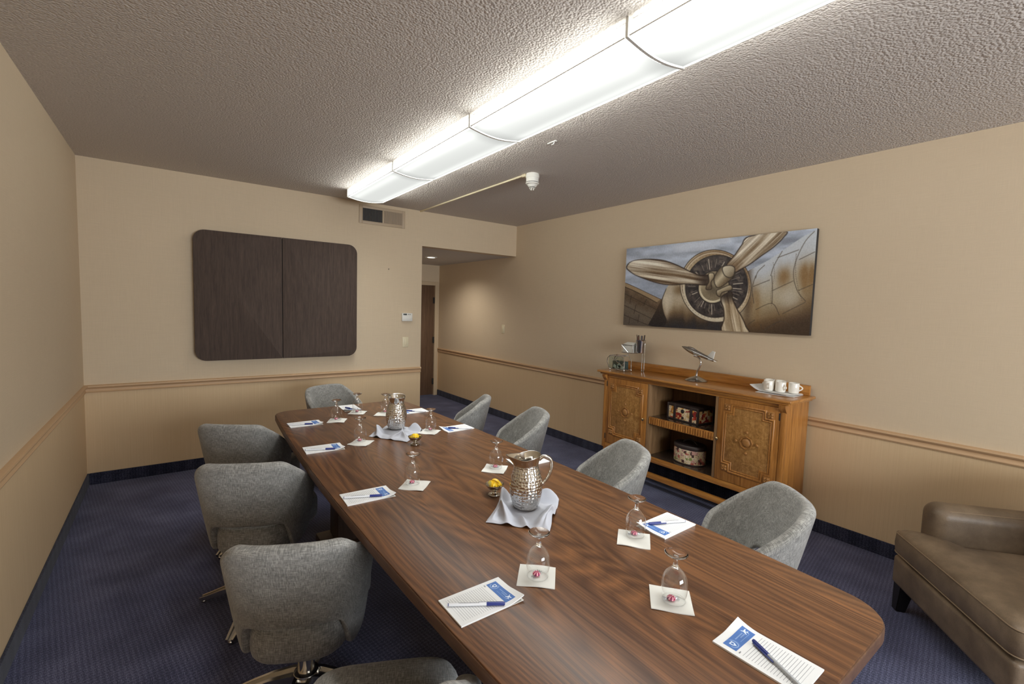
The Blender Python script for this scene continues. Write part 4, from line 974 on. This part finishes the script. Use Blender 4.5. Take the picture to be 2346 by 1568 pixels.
    I = np.arange((nu+1)*(nv+1)).reshape(nu+1, nv+1)
    quads = np.stack([I[:-1, :-1], I[:-1, 1:], I[1:, 1:], I[1:, :-1]], -1).reshape(-1, 4)
    me = bpy.data.meshes.new('painted_face'); me.from_pydata(verts.tolist(), [], quads.tolist())
    at = me.color_attributes.new('Col', 'FLOAT_COLOR', 'POINT'); rgba = np.concatenate([lc.reshape(-1, 3), np.ones((verts.shape[0], 1))], 1).astype(np.float32)
    at.data.foreach_set('color', rgba.ravel()); me.materials.append(M['canvas'])
    o = bpy.data.objects.new('painted_face', me); COL.objects.link(o); o.parent = r
    if me.polygons[0].normal.x > 0: me.flip_normals()
    MB().box(xf+.0008, XR-.001, y0, y1, z0, z1, .002).build('canvas_edge', M['canvasedge'], r, r.location)
painting()

# ---------------------------------------------------------------- table settings
SEAT = {  # pad centre, pad angle, napkin centre, napkin angle, glass centre, candy offset, where
 'E': ((1.085, .448), 91, (1.080, .697), 40, (1.083, .690), 'at the near end of the table'),
 'L1': ((.651, .981), 0, (.846, .986), 47, (.846, .982), 'at the first left-hand place from the camera'),
 'R1': ((1.450, .972), 181, (1.264, .970), 38, (1.290, .985), 'at the first right-hand place from the camera'),
 'L2': ((.632, 1.810), -2, (.838, 1.808), 46, (.838, 1.830), 'at the second left-hand place from the camera'),
 'R2': ((1.455, 1.798), 180, (1.248, 1.793), 43, (1.262, 1.805), 'at the second right-hand place from the camera'),
 'L3': ((.646, 2.538), -3, (.846, 2.537), 44, (.852, 2.570), 'at the third left-hand place from the camera'),
 'R3': ((1.462, 2.543), 181, (1.276, 2.552), 40, (1.300, 2.585), 'at the third right-hand place from the camera'),
 'L4': ((.680, 3.121), 0, (.877, 3.108), 62, (.878, 3.130), 'at the farthest left-hand place'),
 'R4': ((1.425, 3.120), 180, (1.203, 3.133), 52, (1.238, 3.185), 'at the farthest right-hand place'),
 'T': ((1.062, 3.450), -92, (1.064, 3.268), 55, (1.068, 3.285), 'at the far head of the table'),
}
PEN = {'L1': ((.571, 1.0), (.684, .930)), 'E': ((1.040, .350), (1.100, .487)), 'R1': ((1.522, .947), (1.395, 1.004)), 'L2': ((.548, 1.819), (.670, 1.767)), 'R2': ((1.513, 1.776), (1.390, 1.800)),
       'L3': ((.560, 2.532), (.685, 2.484)), 'R3': ((1.508, 2.478), (1.424, 2.548)), 'L4': ((.590, 3.120), (.707, 3.077)), 'T': ((1.095, 3.330), (1.037, 3.430)), 'R4': ((1.470, 3.045), (1.386, 3.131))}
PT = .0045
def make_pad(label):
    r = thing('notepad', label, 'notepad', (0, 0, 0), 0, 'notepads around the table')
    def top(u, v):
        x, y = (u-.5)*.193, (v-.5)*.121; lift = .012*max(0, (u-.70)/.30)**2*max(0, .55-v)/.55
        return (x, y, PT+lift)
    MB().slab(top, 16, 10, PT-.0012).build('sheets', M['pad'], r)
    MB().box(-.0960, .0960, -.0602, .0602, 0, .0014, 0).build('backing_card', M['paper'], r, smooth=False)
    def hz(x, y):
        u, v = x/.193+.5, y/.121+.5; return PT+.0004+.012*max(0, (u-.70)/.30)**2*max(0, .55-v)/.55
    hd = MB().slab(lambda u, v: (.046+.032*u, -.047+.094*v, hz(.046+.032*u, -.047+.094*v)), 4, 8, .0002).build('printed_header', M['blue'], r)
    def mark(name, polys, mat, e=.0002):
        b = MB()
        for p in polys:
            vs_ = [b.bm.verts.new((x, y, hz(x, y)+e)) for x, y in p]; f = b.bm.faces.new(vs_); f.normal_update()
            if f.normal.z < 0: f.normal_flip()
        b.build(name, mat, hd, smooth=False)
    cx, cy = .062, .030
    def arc(r0, r1, a0, a1, n=14):
        A_ = [math.radians(a0+(a1-a0)*k/n) for k in range(n+1)]
        return [[(cx+r0*math.cos(A_[k]), cy+r0*math.sin(A_[k])), (cx+r1*math.cos(A_[k]), cy+r1*math.sin(A_[k])), (cx+r1*math.cos(A_[k+1]), cy+r1*math.sin(A_[k+1])), (cx+r0*math.cos(A_[k+1]), cy+r0*math.sin(A_[k+1]))] for k in range(n)]
    mark('emblem_ring', arc(.0105, .0130, 100, 330)+arc(.0145, .0150, -160, 10), M['midmark'])
    shield = [(cx+.007, cy+.006), (cx+.007, cy-.006), (cx-.001, cy-.006), (cx-.009, cy), (cx-.001, cy+.006)]
    mark('emblem_shield', [shield], M['palemark'])
    mark('emblem_letter', [[(cx+.0045, cy+.003), (cx+.0045, cy-.001), (cx+.003, cy-.003), (cx, cy-.003), (cx-.002, cy-.001), (cx-.002, cy+.003)]], M['blue'], .0004)
    # aeroplane mark
    px, py = .066, -.033; ca_, sa_ = math.cos(.6), math.sin(.6); T_ = lambda l: [(px+ca_*x-sa_*y, py+sa_*x+ca_*y) for x, y in l]
    mark('aeroplane_mark', [T_([(.010, 0), (.006, .0013), (-.008, .0013), (-.008, -.0013), (.006, -.0013)]), T_([(.003, .001), (-.002, .009), (-.004, .009), (-.002, .001)]), T_([(.003, -.001), (-.002, -.001), (-.004, -.009), (-.002, -.009)]), T_([(-.006, .001), (-.008, .004), (-.0095, .004), (-.008, .001)]), T_([(-.006, -.001), (-.008, -.001), (-.0095, -.004), (-.008, -.004)])], M['palemark'])
    q = random.Random(5); L = []
    y = .010
    while y > -.024:
        wd = .001+.0014*q.random(); L.append([(.0655, y), (.0655, y-wd), (.0682, y-wd), (.0682, y)]); y -= wd+.0006
    y = -.006
    while y > -.026:
        wd = .0009+.0012*q.random(); L.append([(.0605, y), (.0605, y-wd), (.0632, y-wd), (.0632, y)]); y -= wd+.0006
    L.append([(.0545, .008), (.0545, -.036), (.0553, -.036), (.0553, .008)])
    mark('lettering', L, M['midmark'])
    b = MB()
    for k in range(3):
        x, y = .0375, .0475-.0028*k; vs_ = [b.bm.verts.new((a, c_, hz(a, c_)+.0003)) for a, c_ in ((x, y), (x, y-.0018), (x+.0028, y-.0018), (x+.0028, y))]; b.bm.faces.new(vs_)
    b.build('small_print', M['ink'], r, smooth=False)
    return r
def pen(a, c_, label, clear=False):
    a = Vector((*a, 0)); c_ = Vector((*c_, 0)); d = (c_-a).normalized(); L = .147; mid = (a+c_)/2
    rz = math.atan2(d.y, d.x); r = thing('pen', label, 'pen', (mid.x-d.x*L/2, mid.y-d.y*L/2, TT+PT+.0005), rz, 'capped pens lying on the notepads'); rr = .0048
    q = Matrix.Translation((0, 0, rr)) @ Matrix.Rotation(PI/2, 4, 'Y')
    MB().lathe([(0, 0), (rr*.8, 0), (rr*.9, .002), (rr*.9, .108), (0, .108)], 12, q).build('barrel', M['penclear'] if clear else M['penwhite'], r)
    MB().lathe([(0, .098), (rr, .098), (rr, .143), (rr*.8, .146), (0, .147)], 12, q).build('cap', M['pencap'], r)
    MB().box(.078, .140, rr*.9, rr*.9+.0028, rr-.0016, rr+.0016, .0006).build('clip', M['pencap'], r)
    MB().lathe([(0, -.002), (rr*.75, -.002), (rr*.75, .004), (0, .004)], 10, q).build('end_plug', M['pencap'], r)
    if not clear:
        b = MB(); qn = random.Random(3); x = .026
        while x < .076:
            w_ = .002+.002*qn.random(); b.box(x, x+w_, -.0018, .0002, rr*1.86, rr*1.9+.0002)
            x += w_+.0012
        b.build('printed_text', M['ink'], r, smooth=False)
    return r
def make_napkin(label, seed):
    q = random.Random(seed); p1, p2 = q.random()*6, q.random()*6; S = .108
    o = MB().slab(lambda u, v: ((u-.5)*S, (v-.5)*S, .0036+.0016*math.sin(u*7+p1)*math.sin(v*6+p2)+.003*max(0, u+v-1.55)), 14, 14, .0024).build('paper_napkin', M['paper'])
    return tag(o, label, 'napkin', 'paper napkins under the glasses')
def make_goblet(label):
    r = thing('goblet', label, 'glass', (0, 0, 0), 0, 'upturned stemmed water glasses')
    MB().lathe([(.0296, 0), (.0313, .008), (.0330, .020), (.0343, .034), (.0346, .045), (.0337, .056), (.0308, .067), (.0252, .077), (.0180, .085), (.0112, .0915), (.0072, .097), (.0058, .102)], 40, None, False).build('bowl', M['glass'], r)
    MB().lathe([(0, .085), (.010, .0905), (.0075, .097), (.0058, .104), (.0056, .114), (.0075, .120), (0, .121)], 24).build('stem', M['solid'], r)
    MB().lathe([(0, .119), (.012, .1205), (.024, .1255), (.0305, .1300), (.0312, .1315), (.0300, .1325), (.022, .1300), (.010, .1272), (0, .1266)], 40).build('foot', M['solid'], r)
    MB().lathe([(.0296, .0), (.0303, .0), (.0304, .0016), (.0297, .0016)], 40, None, False).build('rim', M['stemglass'], r)
    return r
def make_candy(label):
    r = thing('wrapped_mint', label, 'candy', (0, 0, 0), 0, 'red wrapped mints under the glasses')
    MB().lathe([(0, 0), (.008, .0005), (.0115, .0035), (.0115, .007), (.008, .0105), (0, .011)], 20).build('sweet', M['candy'], r)
    b = MB()
    for s in (-1, 1): b.slab(lambda u, v: (s*(.008+.013*u), (v-.5)*(.004+.012*u), .0045+.0018*math.sin(v*14)*u), 4, 10, .0004)
    b.build('wrapper_twist', M['wrap'], r); return r
NZ = TT+.0035
first = {}
order = ['L1', 'E', 'R1', 'L2', 'R2', 'L3', 'R3', 'L4', 'T', 'R4']
for i, k in enumerate(order):
    pc, pa, nc, na, gc, wh_ = SEAT[k]
    lb = 'white notepad with a blue header '+wh_
    if i == 0: first['pad'] = make_pad(lb); o = first['pad']; o.location = (*pc, TT); o.rotation_euler = (0, 0, math.radians(pa))
    else: dup(first['pad'], (*pc, TT), math.radians(pa), lb)
    pen(*PEN[k], ('clear' if k == 'E' else 'white')+' blue-capped pen on the notepad '+wh_, k == 'E')
    o = make_napkin('square white paper napkin '+wh_, i+1); o.location = (*nc, TT); o.rotation_euler = (0, 0, math.radians(na))
    lb = 'upturned clear stemmed glass '+wh_
    if i == 0: first['g'] = make_goblet(lb); first['g'].location = (*gc, NZ+.0015)
    else: dup(first['g'], (*gc, NZ+.0015), i*.7, lb)
    lb = 'small pink-red wrapped mint under the upturned glass '+wh_
    cz = (gc[0]-.006*(1 if k == 'E' else .2), gc[1]+.004, NZ+.001)
    if i == 0: first['c'] = make_candy(lb); first['c'].location = cz; first['c'].rotation_euler = (0, 0, .4)
    else: dup(first['c'], cz, -.6 if k == 'E' else i*1.3, lb)

# pitchers on crumpled cloth napkins
def make_pitcher(label):
    r = thing('water_pitcher', label, 'pitcher', (0, 0, 0), 0, None)
    prof = [(0, .000), (.042, .000), (.046, .003), (.050, .012), (.058, .040), (.0625, .070), (.0625, .090), (.058, .118), (.050, .142), (.0445, .157), (.043, .166), (.045, .176), (.050, .190), (.053, .200)]
    mb = MB(); mb.lathe(prof, 56, None, False)
    for v in mb.bm.verts:   # pull the lip out into a spout on +x and lift it; the back of the rim rises too
        if v.co.z > .150:
            a = math.atan2(v.co.y, v.co.x); t_ = (v.co.z-.150)/.05; s_ = math.exp(-(a/.55)**2)
            v.co.x += .030*s_*t_**1.3; v.co.z += .006*s_*t_+.010*(1-math.cos(a))/2*t_-.006*math.exp(-((abs(a)-1.3)/.5)**2)*t_
            v.co.y *= 1-.10*t_*s_
    ob = mb.build('body', M['hammered'], r, angle=80); mod(ob, 'SOLIDIFY', thickness=.0016, offset=-1); mod(ob, 'SUBSURF', levels=1, render_levels=1)
    MB().tube([(-.046, 0, .186), (-.062, 0, .197), (-.080, 0, .196), (-.094, 0, .182), (-.098, 0, .160), (-.092, 0, .132), (-.080, 0, .108), (-.062, 0, .086)], .0062, False, 12, [1.3, 1.2, 1.1, 1, 1, 1, .95, .9], up=(0, 1, 0), fine=5).build('handle', M['steel'], r)
    MB().lathe([(.047, .0105), (.0505, .0105), (.0495, .0135), (.047, .0135)], 48, None, False).build('foot_band', M['steel'], r)
    return r
P1 = (1.090, 1.352); P2 = (1.112, 2.680); CZ = TT+.0175
pit = make_pitcher('hammered metal water pitcher nearer the camera, handle to the right, on a crumpled napkin')
pit.location = (*P1, CZ); pit.rotation_euler = (0, 0, math.radians(150))
dup(pit, (*P2, CZ), math.radians(-115), 'hammered metal water pitcher at the far end of the table, handle hidden behind')

def crumple(label, c0, corners, lobes, seed):
    q = random.Random(seed); mb = MB(); c0 = Vector((*c0, 0)); cs_ = [Vector((*p, 0))-c0 for p in corners]
    ph = [q.random()*6 for _ in range(4)]
    def fn(u, v):
        p = (cs_[0]*(1-u)+cs_[1]*u)*(1-v)+(cs_[3]*(1-u)+cs_[2]*u)*v
        d = p.length; w_ = min(1, max(0, (d-.055)/.06)); plate = 1-min(1, max(0, (d-.058)/.035))
        z = .0035+.0115*plate+w_*(1-plate)*(.004+.007*(math.sin(p.x*46+ph[0])*math.sin(p.y*40+ph[1])+.6*math.sin(p.x*80+p.y*30+ph[2])))
        e = min(u, 1-u, v, 1-v)
        z = .003+max(0, z-.003)*min(1, e/.05+.25)
        off = Vector((0, 0, 0))
        for (bx, by, tx, ty, wd, ht, lean) in lobes:   # raised folds: sharp-crested, leaning over, fading at their ends
            B = Vector((bx, by, 0))-c0; D = Vector((tx, ty, 0))-c0-B; L = D.length; D = D/L; S_ = Vector((-D.y, D.x, 0)); q_ = p-B; al = q_.dot(D)/L; pe = q_.dot(S_)
            if -.25 < al < 1.25:
                env = max(0, math.sin(PI*min(1, max(0, (al+.25)/1.5))))**1.3; k_ = env*math.exp(-(abs(pe)/wd)**1.9)*(1-plate)
                z += ht*k_; off += S_*(lean*.7*k_*k_)
        p = p+off
        return (p.x, p.y, max(z, .0030))
    mb.slab(fn, 84, 84, .0022)
    o = mb.build('cloth_napkin', M['cloth'], angle=80); mod(o, 'SUBSURF', levels=1, render_levels=1); o.location = (c0.x, c0.y, TT); return tag(o, label, 'cloth napkin')
crumple('crumpled grey cloth napkin under the nearer pitcher', P1, [(.905, 1.350), (1.055, 1.168), (1.262, 1.345), (1.120, 1.515)],
        [(1.035, 1.430, .968, 1.300, .017, .058, -.022), (1.170, 1.290, 1.045, 1.215, .018, .044, .026), (1.140, 1.240, 1.060, 1.195, .010, .026, -.012), (1.165, 1.410, 1.240, 1.335, .014, .046, .020), (1.045, 1.450, 1.100, 1.490, .014, .055, .012), (.985, 1.385, .935, 1.345, .008, .014, 0), (1.02, 1.30, 1.00, 1.225, .009, .018, .006)], 4)
crumple('crumpled grey cloth napkin under the far pitcher', P2, [(.925, 2.640), (1.070, 2.420), (1.270, 2.620), (1.120, 2.830)],
        [(1.025, 2.700, .965, 2.600, .016, .058, -.024), (1.120, 2.575, 1.020, 2.520, .016, .030, .02), (1.175, 2.650, 1.235, 2.590, .013, .044, .02), (1.10, 2.60, 1.085, 2.47, .010, .020, .0)], 9)

# lemon bowls
def make_bowl(label):
    r = thing('lemon_bowl', label, 'bowl', (0, 0, 0), 0, None)
    MB().lathe([(.024, 0), (.026, .002), (.024, .005), (.012, .009), (.009, .014), (.012, .018), (.026, .026), (.036, .038), (.040, .046), (.0395, .047), (.035, .039), (.024, .028), (0, .022)], 36).build('dish', M['steel'], r); return r
def make_slice(label, grp):
    r = thing('lemon_slice', label, 'lemon', (0, 0, 0), 0, grp); n = 14
    half_ = lambda rr: [(rr*math.cos(PI*k/n), rr*math.sin(PI*k/n)) for k in range(n+1)]
    MB().prism(half_(.0195), -.0055, .0055, .0008).build('flesh', M['lemon'], r)
    b = MB(); b.sweep([(.0195*math.cos(PI*k/n), .0195*math.sin(PI*k/n), 0) for k in range(n+1)], [(-.0012, -.0050), (.0012, -.0050), (.0012, .0050), (-.0012, .0050)]); b.build('rind', M['rind'], r)
    b = MB()
    for k in range(1, 5): b.box(.004, .017, -.0005, .0005, -.0058, .0058, 0, 1, Matrix.Rotation(PI*k/5, 4, 'Z'))
    b.build('membranes', M['pith'], r); return r
BW = [(1.077, 1.545), (1.094, 2.365)]
bowl = make_bowl('small silver footed bowl of lemon slices beside the nearer pitcher'); bowl.location = (*BW[0], TT)
dup(bowl, (*BW[1], TT), .4, 'small silver footed bowl of lemon slices beside the far pitcher')
LS = None
for bi, (bx, by) in enumerate(BW):
    grp = 'lemon slices in the nearer bowl' if bi == 0 else 'lemon slices in the far bowl'; lb = 'yellow lemon slice in the silver bowl beside the '+('nearer' if bi == 0 else 'far')+' pitcher'
    q = random.Random(11+bi)
    for k in range(9):
        a = k*2*PI/7+q.random()*.5; rad = .019 if k < 7 else .005; z = TT+(.036 if k < 7 else .043)
        if LS is None: o = LS = make_slice(lb, grp)
        else: o = dup(LS, (0, 0, 0), 0, lb); o['group'] = grp
        o.location = (bx+rad*math.cos(a), by+rad*math.sin(a), z+.004*q.random())
        o.rotation_euler = (math.radians(15+55*q.random()), math.radians(q.uniform(-30, 30)), a+PI/2+q.uniform(-.5, .5))
